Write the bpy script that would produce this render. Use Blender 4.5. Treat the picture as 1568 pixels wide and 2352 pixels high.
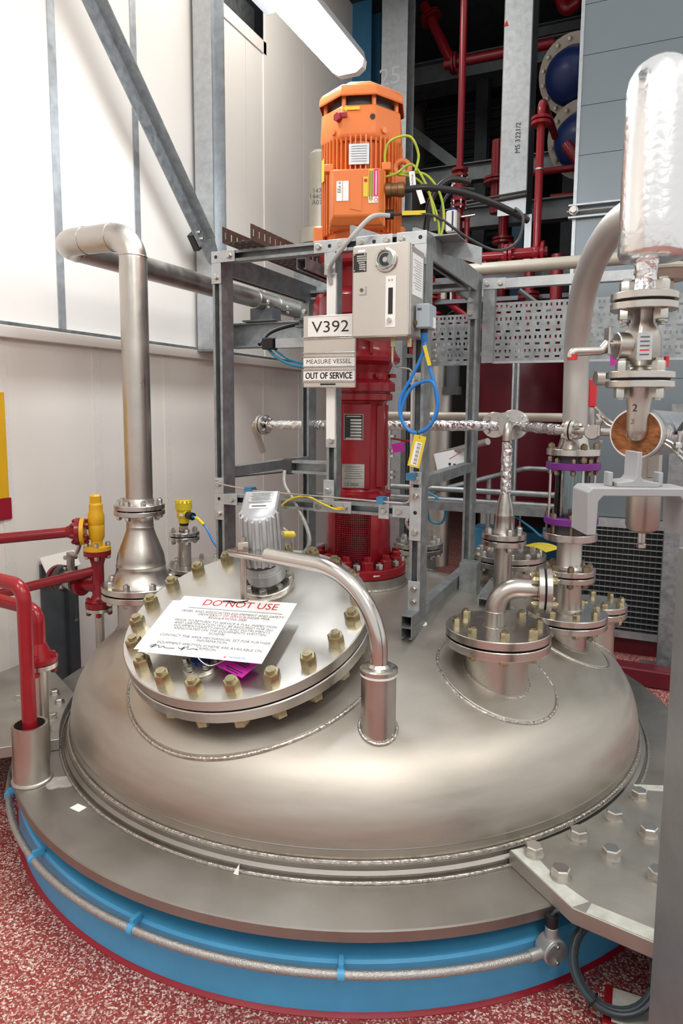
import bpy, bmesh, math, random
from mathutils import Vector as V, Matrix as M
random.seed(7)
PI = math.pi
for o in list(bpy.data.objects): bpy.data.objects.remove(o)
S = bpy.context.scene; COL = S.collection
# ------------------------------------------------------------------ camera
cd = bpy.data.cameras.new('camera'); cam = bpy.data.objects.new('camera', cd); COL.objects.link(cam)
cd.sensor_fit = 'AUTO'; cd.sensor_width = 36; cd.lens = 24.0; cd.shift_y = -0.0265; cd.clip_start = .05
R3 = V((0.91320175, 0.40744871, 0.00693638)); UP = V((-0.05242047, 0.10057423, 0.99354764)); FW = V((-0.40412208, 0.90767306, -0.11320321))
CAMP = V((1.1293, -2.6717, 1.52))
mw = M((R3, UP, -FW)).transposed().to_4x4(); mw.translation = CAMP; cam.matrix_world = mw
S.camera = cam
# ------------------------------------------------------------------ world and exposure
w = bpy.data.worlds.new('world'); S.world = w; w.use_nodes = True
w.node_tree.nodes['Background'].inputs[0].default_value = (1, .985, .955, 1)
w.node_tree.nodes['Background'].inputs[1].default_value = .76
S.view_settings.view_transform = 'Standard'; S.view_settings.look = 'None'
S.view_settings.gamma = 1; S.view_settings.use_curve_mapping = False
S.view_settings.exposure = 0.17
# hall luminaires: first seen, second added unseen to brighten the left wall, rest unseen (their housings are built further down)
LUM = [(-.39, .07, 3.30, 1.5, 48), (-1.0, 1.35, 4.95, 1.3, 50), (1.30, -2.2, 3.55, 1.5, 62), (-.2, -3.0, 3.55, 1.5, 50), (2.9, -.6, 3.9, 1.5, 70), (2.6, -3.6, 3.9, 1.5, 60)]
# ------------------------------------------------------------------ materials
MT = {}
def mat(name, col, metal=0, rough=.5, var=.0, vscale=6, bump=0, bscale=60, emit=0, col2=None, stretch=None, rvar=0, trans=0, alpha=1, ior=1.45, spec=None):
    m = bpy.data.materials.new(name); m.use_nodes = True; nt = m.node_tree; N = nt.nodes; L = nt.links
    b = N['Principled BSDF']
    b.inputs['Base Color'].default_value = (*col, 1); b.inputs['Metallic'].default_value = metal; b.inputs['Roughness'].default_value = rough
    b.inputs['Transmission Weight'].default_value = trans; b.inputs['IOR'].default_value = ior
    if spec is not None: b.inputs['Specular IOR Level'].default_value = spec
    if emit:
        b.inputs['Emission Color'].default_value = (*col, 1); b.inputs['Emission Strength'].default_value = emit
    if var or bump or rvar:
        tc = N.new('ShaderNodeTexCoord'); mp = N.new('ShaderNodeMapping'); L.new(tc.outputs['Object'], mp.inputs[0])
        if stretch: mp.inputs['Scale'].default_value = stretch
    if var or rvar:
        nz = N.new('ShaderNodeTexNoise'); nz.inputs['Scale'].default_value = vscale; nz.inputs['Detail'].default_value = 6; nz.inputs['Roughness'].default_value = .62
        L.new(mp.outputs[0], nz.inputs['Vector'])
    if var:
        rp = N.new('ShaderNodeValToRGB'); rp.color_ramp.elements[0].position = .3; rp.color_ramp.elements[1].position = .7
        c2 = col2 or tuple(c * (1 - var) for c in col)
        rp.color_ramp.elements[0].color = (*c2, 1); rp.color_ramp.elements[1].color = (*col, 1)
        L.new(nz.outputs[0], rp.inputs[0]); L.new(rp.outputs[0], b.inputs['Base Color'])
    if rvar:
        mr = N.new('ShaderNodeMapRange'); mr.inputs[1].default_value = .3; mr.inputs[2].default_value = .7
        mr.inputs[3].default_value = max(.03, rough - rvar); mr.inputs[4].default_value = rough + rvar
        L.new(nz.outputs[0], mr.inputs[0]); L.new(mr.outputs[0], b.inputs['Roughness'])
    if bump:
        n2 = N.new('ShaderNodeTexNoise'); n2.inputs['Scale'].default_value = bscale; n2.inputs['Detail'].default_value = 3
        L.new(mp.outputs[0], n2.inputs['Vector'])
        bp = N.new('ShaderNodeBump'); bp.inputs['Strength'].default_value = bump; bp.inputs['Distance'].default_value = .01
        L.new(n2.outputs[0], bp.inputs['Height']); L.new(bp.outputs[0], b.inputs['Normal'])
    MT[name] = m
    return m
mat('stainless', (.50, .475, .44), 1, .36, .16, 3.0, .04, 9, rvar=.08)
mat('dome_steel', (.56, .535, .485), 1, .50, .20, 2.2, .04, 6, rvar=.07, col2=(.45, .415, .365), stretch=(1, 1, 7))
mat('ring_steel', (.38, .365, .34), 1, .47, .25, 2.6, .04, 30, rvar=.09, col2=(.28, .26, .235))
mat('plate_steel', (.47, .45, .41), .9, .48, .28, 4, .08, 40, rvar=.08)
mat('pipe_steel', (.56, .525, .485), 1, .35, .14, 8, .04, 40, rvar=.10)
mat('polished_steel', (.66, .635, .60), 1, .2, .08, 6, rvar=.06, stretch=(1, 1, 1))
mat('machined_steel', (.62, .595, .56), 1, .27, .12, 9, rvar=.07)
mat('lid_steel', (.66, .64, .60), 1, .33, .10, 5, .03, 60, rvar=.06)
mat('brushed_box', (.63, .60, .55), .85, .36, .05, 4, rvar=.03)
mat('weld', (.62, .59, .54), 1, .35, .35, 60, .5, 90)
mat('galvanised', (.38, .41, .42), .75, .46, .38, 26, .05, 30, rvar=.1)
mat('galvanised_light', (.55, .58, .60), .7, .42, .25, 22, .05, 30, rvar=.08)
mat('zinc', (.60, .59, .55), 1, .30, .25, 40)
mat('brass_zinc', (.56, .49, .31), 1, .30, .3, 30, rvar=.05)
mat('rusty_zinc', (.31, .235, .16), .8, .5, .4, 40)
mat('gasket', (.018, .018, .018), 0, .7)
mat('wall_white', (.80, .765, .715), 0, .5, .05, 1.6, .02, 40)
mat('wall_lower', (.74, .69, .635), 0, .5, .07, 1.4, .02, 40)
mat('wall_strip', (.73, .69, .64), 0, .55, .10, 90, .25, 160)
mat('red_paint', (.31, .012, .020), 0, .22, .2, 5)
mat('red_pipe', (.23, .008, .016), 0, .24, .2, 6)
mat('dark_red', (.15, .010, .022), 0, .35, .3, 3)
mat('orange_paint', (.72, .19, .045), 0, .33, .08, 6)
mat('blue_paint', (.080, .38, .68), 0, .32, .16, 4, .03, 40)
mat('blue_steel', (.05, .20, .36), 0, .4, .2, 4)
mat('dark_blue', (.012, .03, .14), 0, .35, .3, 3)
mat('yellow', (.72, .56, .03), 0, .35, .12, 12)
mat('amber', (.68, .37, .012), 0, .4, .12, 8)
mat('crimson', (.28, .006, .02), 0, .45, .1, 8)
mat('black', (.012, .012, .013), 0, .4)
mat('black_label', (.02, .021, .022), 0, .35)
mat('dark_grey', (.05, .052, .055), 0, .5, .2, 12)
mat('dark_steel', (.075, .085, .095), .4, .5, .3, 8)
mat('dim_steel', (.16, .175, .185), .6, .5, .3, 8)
mat('white', (.82, .82, .80), 0, .4)
mat('paper', (.80, .80, .80), 0, .42, .03, 4)
mat('print_black', (.02, .02, .022), 0, .6)
mat('print_red', (.55, .015, .02), 0, .6)
mat('print_grey', (.085, .085, .09), 0, .6)
mat('magenta', (.62, .03, .42), 0, .45, .1, 8)
mat('pink', (.62, .045, .20), 0, .45, .1, 8)
mat('purple', (.17, .022, .24), 0, .4, .1, 8)
mat('blue_cable', (.02, .19, .56), 0, .35)
mat('teal_cable', (.03, .22, .38), 0, .4)
mat('grey_cable', (.40, .41, .40), .1, .45)
mat('braid', (.50, .50, .49), .7, .42, .3, 120, .3, 300)
mat('slate_cable', (.045, .062, .075), 0, .4)
mat('green_yellow', (.20, .42, .06), 0, .4, .5, 30, col2=(.55, .50, .02))
mat('grey_plastic', (.33, .39, .44), 0, .42, .05, 8)
mat('grey_cast', (.44, .45, .46), .55, .40, .12, 10, .05, 60)
mat('cork', (.34, .125, .04), 0, .85, .72, 34, 1.0, 60)
mat('light_paint', (.34, .35, .365), 0, .4, .07, 6)
mat('painted_post', (.26, .275, .28), .5, .5, .2, 9, .08, 50)
mat('primer', (.60, .62, .56), 0, .5, .40, 16)
mat('dull_steel', (.50, .485, .46), .55, .48, .12, 7, .05, 40)
mat('residue', (.46, .44, .41), .5, .55, .35, 30)
mat('chalk', (.60, .63, .65), .5, .55)
mat('beige', (.46, .42, .35), .2, .45, .15, 8)
mat('cabinet_grey', (.215, .255, .28), .45, .38, .08, 1.2, .02, 20)
mat('tube_glow', (.93, .97, 1.0), 0, .4, emit=9)
mat('diffuser', (.90, .95, 1.0), 0, .4, emit=46)
mat('diffuser_warm', (1.0, .95, .88), 0, .4, emit=36)
def glass():
    m = bpy.data.materials.new('glass'); m.use_nodes = True; nt = m.node_tree; N = nt.nodes; L = nt.links
    N.remove(N['Principled BSDF']); tr = N.new('ShaderNodeBsdfTransparent'); tr.inputs[0].default_value = (.90, .94, .94, 1)
    gl = N.new('ShaderNodeBsdfGlossy'); gl.inputs['Roughness'].default_value = .03; fz = N.new('ShaderNodeFresnel'); fz.inputs[0].default_value = 1.5
    mx = N.new('ShaderNodeMixShader'); L.new(fz.outputs[0], mx.inputs[0]); L.new(tr.outputs[0], mx.inputs[1]); L.new(gl.outputs[0], mx.inputs[2]); L.new(mx.outputs[0], N['Material Output'].inputs[0])
    MT['glass'] = m
glass()
def foil():
    m = bpy.data.materials.new('foil'); m.use_nodes = True; nt = m.node_tree; N = nt.nodes; L = nt.links
    b = N['Principled BSDF']; b.inputs['Base Color'].default_value = (.86, .87, .88, 1); b.inputs['Metallic'].default_value = 1; b.inputs['Roughness'].default_value = .24
    tc = N.new('ShaderNodeTexCoord'); v = N.new('ShaderNodeTexVoronoi'); v.feature = 'DISTANCE_TO_EDGE'; v.inputs['Scale'].default_value = 34
    nz = N.new('ShaderNodeTexNoise'); nz.inputs['Scale'].default_value = 28; nz.inputs['Detail'].default_value = 5
    L.new(tc.outputs['Object'], v.inputs['Vector']); L.new(tc.outputs['Object'], nz.inputs['Vector'])
    ad = N.new('ShaderNodeMath'); ad.operation = 'ADD'; L.new(v.outputs['Distance'], ad.inputs[0]); L.new(nz.outputs[0], ad.inputs[1])
    bp = N.new('ShaderNodeBump'); bp.inputs['Strength'].default_value = .75; bp.inputs['Distance'].default_value = .012
    L.new(ad.outputs[0], bp.inputs['Height']); L.new(bp.outputs[0], b.inputs['Normal'])
    MT['foil'] = m
    m2 = m.copy(); m2.name = 'foil_smooth'; MT['foil_smooth'] = m2
    for nd in m2.node_tree.nodes:
        if nd.type == 'BUMP': nd.inputs['Strength'].default_value = .13
        if nd.type == 'TEX_VORONOI': nd.inputs['Scale'].default_value = 42
        if nd.type == 'TEX_NOISE': nd.inputs['Scale'].default_value = 30
foil()
def terrazzo():
    m = bpy.data.materials.new('terrazzo'); m.use_nodes = True; nt = m.node_tree; N = nt.nodes; L = nt.links
    b = N['Principled BSDF']; b.inputs['Roughness'].default_value = .45
    tc = N.new('ShaderNodeTexCoord'); v = N.new('ShaderNodeTexVoronoi'); v.inputs['Scale'].default_value = 215; v.inputs['Randomness'].default_value = 1
    wn = N.new('ShaderNodeTexNoise'); wn.inputs['Scale'].default_value = 90; wn.inputs['Detail'].default_value = 2
    mx = N.new('ShaderNodeMixRGB'); mx.inputs[0].default_value = .012
    L.new(tc.outputs['Object'], wn.inputs['Vector']); L.new(tc.outputs['Object'], mx.inputs[1]); L.new(wn.outputs['Color'], mx.inputs[2]); L.new(mx.outputs[0], v.inputs['Vector'])
    sp = N.new('ShaderNodeSeparateColor'); L.new(v.outputs['Color'], sp.inputs[0])
    r = N.new('ShaderNodeValToRGB'); r.color_ramp.interpolation = 'CONSTANT'; e = r.color_ramp.elements
    e[0].position = 0; e[0].color = (.23, .030, .028, 1); e[1].position = .36; e[1].color = (.33, .055, .045, 1)
    for p, c in ((.60, (.46, .20, .17)), (.74, (.58, .40, .34)), (.86, (.70, .62, .56)), (.97, (.20, .10, .09))):
        q = e.new(p); q.color = (*c, 1)
    L.new(sp.outputs[0], r.inputs[0])
    n2 = N.new('ShaderNodeTexNoise'); n2.inputs['Scale'].default_value = 2.5; n2.inputs['Detail'].default_value = 5; L.new(tc.outputs['Object'], n2.inputs['Vector'])
    r2 = N.new('ShaderNodeValToRGB'); r2.color_ramp.elements[0].color = (.72, .68, .64, 1); r2.color_ramp.elements[1].color = (1, 1, 1, 1)
    r2.color_ramp.elements[0].position = .3; r2.color_ramp.elements[1].position = .6
    L.new(n2.outputs[0], r2.inputs[0])
    mu = N.new('ShaderNodeMixRGB'); mu.blend_type = 'MULTIPLY'; mu.inputs[0].default_value = 1
    L.new(r.outputs[0], mu.inputs[1]); L.new(r2.outputs[0], mu.inputs[2]); L.new(mu.outputs[0], b.inputs['Base Color'])
    MT['terrazzo'] = m
terrazzo()
# ------------------------------------------------------------------ mesh helpers
X, Y, Z = V((1, 0, 0)), V((0, 1, 0)), V((0, 0, 1))
def perp(a):
    a = a.normalized(); h = Z if abs(a.z) < .9 else X
    u = (h - a * h.dot(a)).normalized(); return u, a.cross(u)
class MB:
    def __init__(s): s.v = []; s.f = []
    def add(s, vs, fs):
        k = len(s.v); s.v += [V(p) for p in vs]; s.f += [tuple(i + k for i in f) for f in fs]; return s
    def box(s, c, d, ux=X, uy=Y, uz=Z):
        c = V(c); a, b, e = d[0] / 2, d[1] / 2, d[2] / 2
        vs = [c + ux * (i * a) + uy * (j * b) + uz * (k * e) for k in (-1, 1) for j in (-1, 1) for i in (-1, 1)]
        return s.add(vs, [(0, 2, 3, 1), (4, 5, 7, 6), (0, 1, 5, 4), (2, 6, 7, 3), (0, 4, 6, 2), (1, 3, 7, 5)])
    def bb(s, x0, x1, y0, y1, z0, z1): return s.box(((x0 + x1) / 2, (y0 + y1) / 2, (z0 + z1) / 2), (x1 - x0, y1 - y0, z1 - z0))
    def cham(s, c, d, ch, ux=X, uy=Y, uz=Z):
        # box with chamfered vertical (uz) edges and front/back faces slightly drawn in
        c = V(c); a, b, e = d[0] / 2, d[1] / 2, d[2] / 2
        pts = [(-a + ch, -b), (a - ch, -b), (a, -b + ch), (a, b - ch), (a - ch, b), (-a + ch, b), (-a, b - ch), (-a, -b + ch)]
        sx, sy = (a - ch) / a, (b - ch) / b
        rows = [(sx, sy, -e), (1, 1, -e + ch), (1, 1, e - ch), (sx, sy, e)]
        vs = []
        for kx, ky, h in rows: vs += [c + ux * (p[0] * kx) + uy * (p[1] * ky) + uz * h for p in pts]
        fs = [tuple(range(7, -1, -1)), tuple(range(24, 32))]
        for r in range(3):
            for i in range(8): j = (i + 1) % 8; fs.append((r * 8 + i, r * 8 + j, r * 8 + 8 + j, r * 8 + 8 + i))
        return s.add(vs, fs)
    def lathe(s, o, axis, prof, n=32, u=None, a0=0, a1=2 * PI):
        o = V(o); ax = V(axis).normalized()
        if u is None: u, w_ = perp(ax)
        else: u = V(u).normalized(); w_ = ax.cross(u)
        full = abs(a1 - a0 - 2 * PI) < 1e-6; m = n if full else n + 1
        vs = []; idx = []
        for r, h in prof:
            if r < 1e-6: idx.append([len(vs)] * m); vs.append(o + ax * h)
            else:
                row = []
                for i in range(m):
                    t = a0 + (a1 - a0) * i / n; row.append(len(vs)); vs.append(o + ax * h + (u * math.cos(t) + w_ * math.sin(t)) * r)
                idx.append(row)
        fs = []
        for p, q in zip(idx[:-1], idx[1:]):
            for i in range(n):
                j = (i + 1) % m
                f = []
                for k in (p[i], p[j], q[j], q[i]):
                    if k not in f: f.append(k)
                if len(f) > 2: fs.append(tuple(f))
        return s.add(vs, fs)
    def cyl(s, a, b, r0, r1=None, n=20, caps=True):
        a, b = V(a), V(b); r1 = r0 if r1 is None else r1; h = (b - a).length
        pr = [(r0, 0), (r1, h)]
        if caps: pr = [(0, 0)] + pr + [(0, h)]
        return s.lathe(a, b - a, pr, n)
    def pipe(s, a, b, ro, ri, n=28):
        a, b = V(a), V(b); h = (b - a).length
        return s.lathe(a, b - a, [(ri, 0), (ro, 0), (ro, h), (ri, h), (ri, 0)], n)
    def ring(s, o, axis, ri, ro, h0, h1, n=36): return s.lathe(o, axis, [(ri, h0), (ro, h0), (ro, h1), (ri, h1), (ri, h0)], n)
    def torus(s, o, axis, R, r, n=48, m=8): return s.lathe(o, axis, [(R + r * math.cos(2 * PI * i / m), r * math.sin(2 * PI * i / m)) for i in range(m + 1)], n)
    def sph(s, c, r, n=16, sx=1): return s.lathe(c, Z, [(r * math.sin(PI * i / 10) * sx, -r * math.cos(PI * i / 10)) for i in range(11)], n)
    def hexa(s, o, axis, af, h, ch=.12):
        r = af / 2 / math.cos(PI / 6)
        return s.lathe(o, axis, [(0, 0), (r, 0), (r, h * (1 - ch)), (r * .88, h), (0, h)], 6)
    def sweep(s, pts, r, n=10, caps=True, radii=None):
        pts = [V(p) for p in pts]; k = len(pts)
        t = [(pts[min(i + 1, k - 1)] - pts[max(i - 1, 0)]).normalized() for i in range(k)]
        u, _ = perp(t[0]); vs = []; fs = []
        for i in range(k):
            u = (u - t[i] * u.dot(t[i])).normalized(); w_ = t[i].cross(u); q = radii[i] if radii else r
            vs += [pts[i] + (u * math.cos(2 * PI * j / n) + w_ * math.sin(2 * PI * j / n)) * q for j in range(n)]
        for i in range(k - 1):
            for j in range(n): l = (j + 1) % n; fs.append((i * n + j, i * n + l, i * n + n + l, i * n + n + j))
        if caps: fs += [tuple(range(n - 1, -1, -1)), tuple(range((k - 1) * n, k * n))]
        return s.add(vs, fs)
    def prism(s, poly, o, ux, uy, uz, h0, h1):
        o = V(o); k = len(poly)
        vs = [o + ux * p[0] + uy * p[1] + uz * h for h in (h0, h1) for p in poly]
        fs = [tuple(range(k - 1, -1, -1)), tuple(range(k, 2 * k))] + [(i, (i + 1) % k, k + (i + 1) % k, k + i) for i in range(k)]
        return s.add(vs, fs)
    def plate(s, outline, hole_rows): pass
    def mesh(s, name, m, off=V((0, 0, 0)), ang=35):
        me = bpy.data.meshes.new(name); me.from_pydata([tuple(p - off) for p in s.v], [], s.f); me.validate()
        b = bmesh.new(); b.from_mesh(me); bmesh.ops.recalc_face_normals(b, faces=b.faces); b.to_mesh(me); b.free()
        for p in me.polygons: p.use_smooth = ang > 0
        if ang: me.set_sharp_from_angle(angle=math.radians(ang))
        me.materials.append(MT[m]); return me
def root_off(p):
    if p is None: return V((0, 0, 0))
    while p.parent: p = p.parent
    return V(p['o'])
def split_mb(mb):
    # far-apart islands of a builder become builders of their own; unused points are dropped
    used = sorted({i for f in mb.f for i in f})
    if len(used) < len(mb.v):
        mp = {i: n for n, i in enumerate(used)}; mb.v = [mb.v[i] for i in used]; mb.f = [tuple(mp[i] for i in f) for f in mb.f]
    par = list(range(len(mb.v)))
    def find(i):
        while par[i] != i: par[i] = par[par[i]]; i = par[i]
        return i
    for f in mb.f:
        a = find(f[0])
        for i in f[1:]:
            c = find(i)
            if c != a: par[c] = a
    isl = {}
    for i in range(len(mb.v)): isl.setdefault(find(i), []).append(i)
    if len(isl) == 1 or len(isl) > 120: return [mb]
    ks = list(isl); bx_ = []
    for k in ks:
        p = [mb.v[i] for i in isl[k]]; bx_.append((V((min(q.x for q in p), min(q.y for q in p), min(q.z for q in p))), V((max(q.x for q in p), max(q.y for q in p), max(q.z for q in p)))))
    grp = list(range(len(ks)))
    def fg(i):
        while grp[i] != i: i = grp[i]
        return i
    for i in range(len(ks)):
        for j in range(i):
            a, c = bx_[i], bx_[j]; gap = V([max(0, a[0][k] - c[1][k], c[0][k] - a[1][k]) for k in range(3)]).length
            if gap < .18 * max((a[1] - a[0]).length, (c[1] - c[0]).length): grp[fg(i)] = fg(j)
    out = {}
    for i in range(len(ks)): out.setdefault(fg(i), set()).add(ks[i])
    if len(out) == 1: return [mb]
    res = []
    for s_ in out.values():
        idx = [i for k in s_ for i in isl[k]]; mp = {i: n for n, i in enumerate(idx)}; b = MB(); b.v = [mb.v[i] for i in idx]
        b.f = [tuple(mp[i] for i in f) for f in mb.f if f[0] in mp]; res.append(b)
    return res
def part(name, mb, m, parent=None, label=None, bevel=0, ang=35):
    # ang=0 keeps the mesh flat shaded
    if isinstance(mb, MB) and parent is not None:
        bs = split_mb(mb)
        if len(bs) > 1: return [part(name, q, m, parent, label, bevel, ang) for q in bs][0]
    me = mb.mesh(name, m, root_off(parent), ang) if isinstance(mb, MB) else mb
    o = bpy.data.objects.new(name, me); COL.objects.link(o)
    if parent is not None: o.parent = parent
    if label: o['label'] = label
    if bevel:
        bv = o.modifiers.new('bevel', 'BEVEL'); bv.width = bevel; bv.segments = 2; bv.limit_method = 'ANGLE'; bv.angle_limit = math.radians(40)
    return o
def thing(name, label, cat, loc=(0, 0, 0), group=None):
    o = bpy.data.objects.new(name, None); COL.objects.link(o); o.location = loc; o['o'] = tuple(loc); o.empty_display_size = .05
    o['label'] = label; o['category'] = cat
    if group: o['group'] = group
    return o
def single(name, mb, m, label, cat, group=None, bevel=0, loc=None, ang=35):
    loc = V(loc) if loc else sum(mb.v, V((0, 0, 0))) / len(mb.v)
    o = bpy.data.objects.new(name, mb.mesh(name, m, loc, ang)); COL.objects.link(o); o.location = loc; o['o'] = tuple(loc)
    o['label'] = label; o['category'] = cat
    if group: o['group'] = group
    if bevel:
        bv = o.modifiers.new('bevel', 'BEVEL'); bv.width = bevel; bv.segments = 2; bv.limit_method = 'ANGLE'; bv.angle_limit = math.radians(40)
    return o
def struct(name, mb, m, parent=None, bevel=0):
    o = part(name, mb, m, parent, bevel=bevel)
    if parent is None: o['kind'] = 'structure'; o['o'] = (0, 0, 0)
    return o
def inst(name, me, parent, pos, axis=Z, spin=0):
    o = bpy.data.objects.new(name, me); COL.objects.link(o); o.parent = parent
    ax = V(axis).normalized(); u, w_ = perp(ax)
    R = M((u, w_, ax)).transposed().to_4x4() @ M.Rotation(spin, 4, 'Z'); R.translation = V(pos) - root_off(parent); o.matrix_local = R
    return o
MESH = {}
def stud_mesh(af, grip, m='zinc', head=False):
    k = ('stud', round(af, 4), round(grip, 4), m, head)
    if k not in MESH:
        b = MB(); nh = af * .82; r = af * .30
        b.cyl((0, 0, -grip), (0, 0, 0), r, n=10)
        if head: b.hexa((0, 0, -grip - nh * .8), Z, af, nh * .8)
        else: b.hexa((0, 0, -grip - nh), Z, af, nh); b.cyl((0, 0, -grip - nh * 1.2), (0, 0, -grip), r, n=10)
        b.hexa((0, 0, 0), Z, af, nh); b.cyl((0, 0, 0), (0, 0, nh * 1.26), r * 1.1, n=12)
        MESH[k] = b.mesh('bolt', m)
    return MESH[k]
def head_mesh(af, m='zinc', washer=True):
    k = ('head', round(af, 4), m, washer)
    if k not in MESH:
        b = MB()
        if washer: b.cyl((0, 0, 0), (0, 0, af * .10), af * .66, n=20)
        b.hexa((0, 0, af * .06), Z, af, af * .62); MESH[k] = b.mesh('bolt', m)
    return MESH[k]
def bolts(parent, c, axis, R, n, me, a0=0, h=0, skip=(), name='bolt'):
    c = V(c); ax = V(axis).normalized(); u, w_ = perp(ax)
    for i in range(n):
        if i in skip: continue
        t = a0 + 2 * PI * i / n
        inst(name, me, parent, c + ax * h + (u * math.cos(t) + w_ * math.sin(t)) * R, ax, random.random())
def fillet(pts, rad, seg=10):
    pts = [V(p) for p in pts]; out = [pts[0]]
    for i in range(1, len(pts) - 1):
        a, b, c = pts[i - 1], pts[i], pts[i + 1]; d0 = (a - b).normalized(); d1 = (c - b).normalized()
        r = rad[i - 1] if isinstance(rad, (list, tuple)) else rad
        if d0.angle(d1) > PI - .02: out.append(b); continue
        ang = d0.angle(d1); tl = r / math.tan(ang / 2); p0 = b + d0 * tl
        cen = b + (d0 + d1).normalized() * (r / math.sin(ang / 2)); p1 = b + d1 * tl
        e0 = p0 - cen; e1 = p1 - cen; th = e0.angle(e1)
        for k in range(seg + 1):
            q = k / seg
            out.append(cen + (e0 * math.sin((1 - q) * th) + e1 * math.sin(q * th)) / math.sin(th))
    return out + [pts[-1]]
def spline(pts, n=8):
    pts = [V(p) for p in pts]; out = []
    for i in range(len(pts) - 1):
        p0 = pts[max(i - 1, 0)]; p1 = pts[i]; p2 = pts[i + 1]; p3 = pts[min(i + 2, len(pts) - 1)]
        for k in range(n):
            t = k / n
            out.append(.5 * ((2 * p1) + (p2 - p0) * t + (2 * p0 - 5 * p1 + 4 * p2 - p3) * t * t + (3 * p1 - p0 - 3 * p2 + p3) * t ** 3))
    return out + [pts[-1]]
def c_poly(w_=.041, d=.041, t=.0035, lip=.0105):
    # C section, open side towards -y, back at y=+d/2
    a, b = w_ / 2, d / 2
    return [(-a + lip, -b), (-a, -b), (-a, b), (a, b), (a, -b), (a - lip, -b), (a - lip, -b + t), (a - t, -b + t), (a - t, b - t), (-a + t, b - t), (-a + t, -b + t), (-a + lip, -b + t)]
def strut(mb, p0, p1, open_dir, w_=.041, d=.041, double=False):
    p0, p1 = V(p0), V(p1); uz = (p1 - p0).normalized(); uy = -V(open_dir).normalized(); ux = uy.cross(uz); L = (p1 - p0).length
    if not double: mb.prism(c_poly(w_, d), p0, ux, uy, uz, 0, L)
    else:
        mb.prism(c_poly(w_, d), p0 - uy * d / 2, ux, uy, uz, 0, L)
        mb.prism(c_poly(w_, d), p0 + uy * d / 2, ux, -uy, uz, 0, L)
    return mb
def i_poly(h, b, tw, tf): # I section, flanges along x, height along y
    a, e, c = b / 2, h / 2, tw / 2
    return [(-a, -e), (a, -e), (a, -e + tf), (c, -e + tf), (c, e - tf), (a, e - tf), (a, e), (-a, e), (-a, e - tf), (-c, e - tf), (-c, -e + tf), (-a, -e + tf)]
def text_mesh(body, size, m, align='CENTER', sx=1.0, spacing=1.0, shear=0.0, line=1.0):
    c = bpy.data.curves.new('lettering', 'FONT'); c.body = body; c.size = size; c.align_x = align; c.align_y = 'CENTER'; c.space_character = spacing; c.shear = shear; c.space_line = line
    c.resolution_u = 3
    o = bpy.data.objects.new('tmp', c); COL.objects.link(o); dg = bpy.context.evaluated_depsgraph_get()
    me = bpy.data.meshes.new_from_object(o.evaluated_get(dg)); bpy.data.objects.remove(o)
    for vtx in me.vertices: vtx.co.x *= sx
    me.materials.clear(); me.materials.append(MT[m]); return me
def lettering(body, size, m, parent, pos, ux, uy, label=None, name='lettering', fit=None, **k):
    me = text_mesh(body, size, m, **k)
    if fit:
        xs = [q.co.x for q in me.vertices]; ys_ = [q.co.y for q in me.vertices]; cx, cy = (min(xs) + max(xs)) / 2, (min(ys_) + max(ys_)) / 2
        kx, ky = fit[0] / (max(xs) - min(xs)), fit[1] / (max(ys_) - min(ys_))
        for q in me.vertices: q.co.x = (q.co.x - cx) * kx; q.co.y = (q.co.y - cy) * ky
    o = bpy.data.objects.new(name, me); COL.objects.link(o); o.parent = parent
    ux, uy = V(ux).normalized(), V(uy).normalized(); R = M((ux, uy, ux.cross(uy))).transposed().to_4x4(); R.translation = V(pos) - root_off(parent); o.matrix_local = R
    if label: o['label'] = label
    return o
def flange_pair(parent, c, axis, R, t, bore, n, af, a0=.2, m='machined_steel', bm='zinc', gap=.006, names=('flange', 'flange'), skip=(), rb=None, head=False, blind=False):
    # c is the middle of the joint
    c = V(c); ax = V(axis).normalized(); ch = t * .08; g = gap / 2
    for sgn, nm in ((1, names[0]), (-1, names[1])):
        if nm is None: continue
        b = MB(); prof = [(0 if blind else bore * .9, g), (R - ch, g), (R, g + ch), (R, g + t - ch), (R - ch, g + t), (0 if blind else bore * .9, g + t)]
        b.lathe(c, ax * sgn, prof, 48); part(nm, b, m, parent)
    part('gasket', MB().lathe(c, ax, [(0, -g), (R * .86, -g), (R * .86, g), (0, g)], 40), 'gasket', parent)
    bolts(parent, c, ax, rb or (R + bore) / 2 * 1.03, n, stud_mesh(af, 2 * t + gap, bm, head), a0, h=g + t, skip=skip)
# ================================================================== SETTING
b = MB(); b.bb(-1.9, 9, -8, 12, -.1, 0); struct('floor', b, 'terrazzo')
# left wall: backing, lower and upper panels, cover strips, dado rail
WX = -1.70
b = MB(); b.bb(WX - .16, WX - .02, -6, 9, 0, 4.29); wl = struct('wall_left', b, 'wall_white'); wl['o'] = (0, 0, 0)
ys = [-6, -4.02, -3.4, -2.79, -2.17, -1.554, -.937, -.32, .297, .913, 1.53, 2.147, 2.764, 3.38, 4.0, 6.2]
for a, c in zip(ys[:-1], ys[1:]): part('panel', MB().bb(WX - .02, WX, a + .003, c - .003, 0, 1.84), 'wall_lower', wl)
for y in ys[1:-1]: part('cover_strip', MB().bb(WX, WX + .004, y - .03, y + .03, 0, 1.835), 'wall_strip', wl)
uy = [-6, -3.59, -2.98, -2.37, -1.76, -1.15, -.54, .066, .675, 1.284, 1.9, 2.19]
for a, c in zip(uy[:-1], uy[1:]): part('panel', MB().bb(WX - .02, WX, a + .003, c - .003, 1.9, 4.29), 'wall_white', wl)
for y in uy[1:-2]: part('cover_strip', MB().bb(WX, WX + .006, y - .024, y + .024, 1.90, 4.29), 'galvanised_light', wl)
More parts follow.
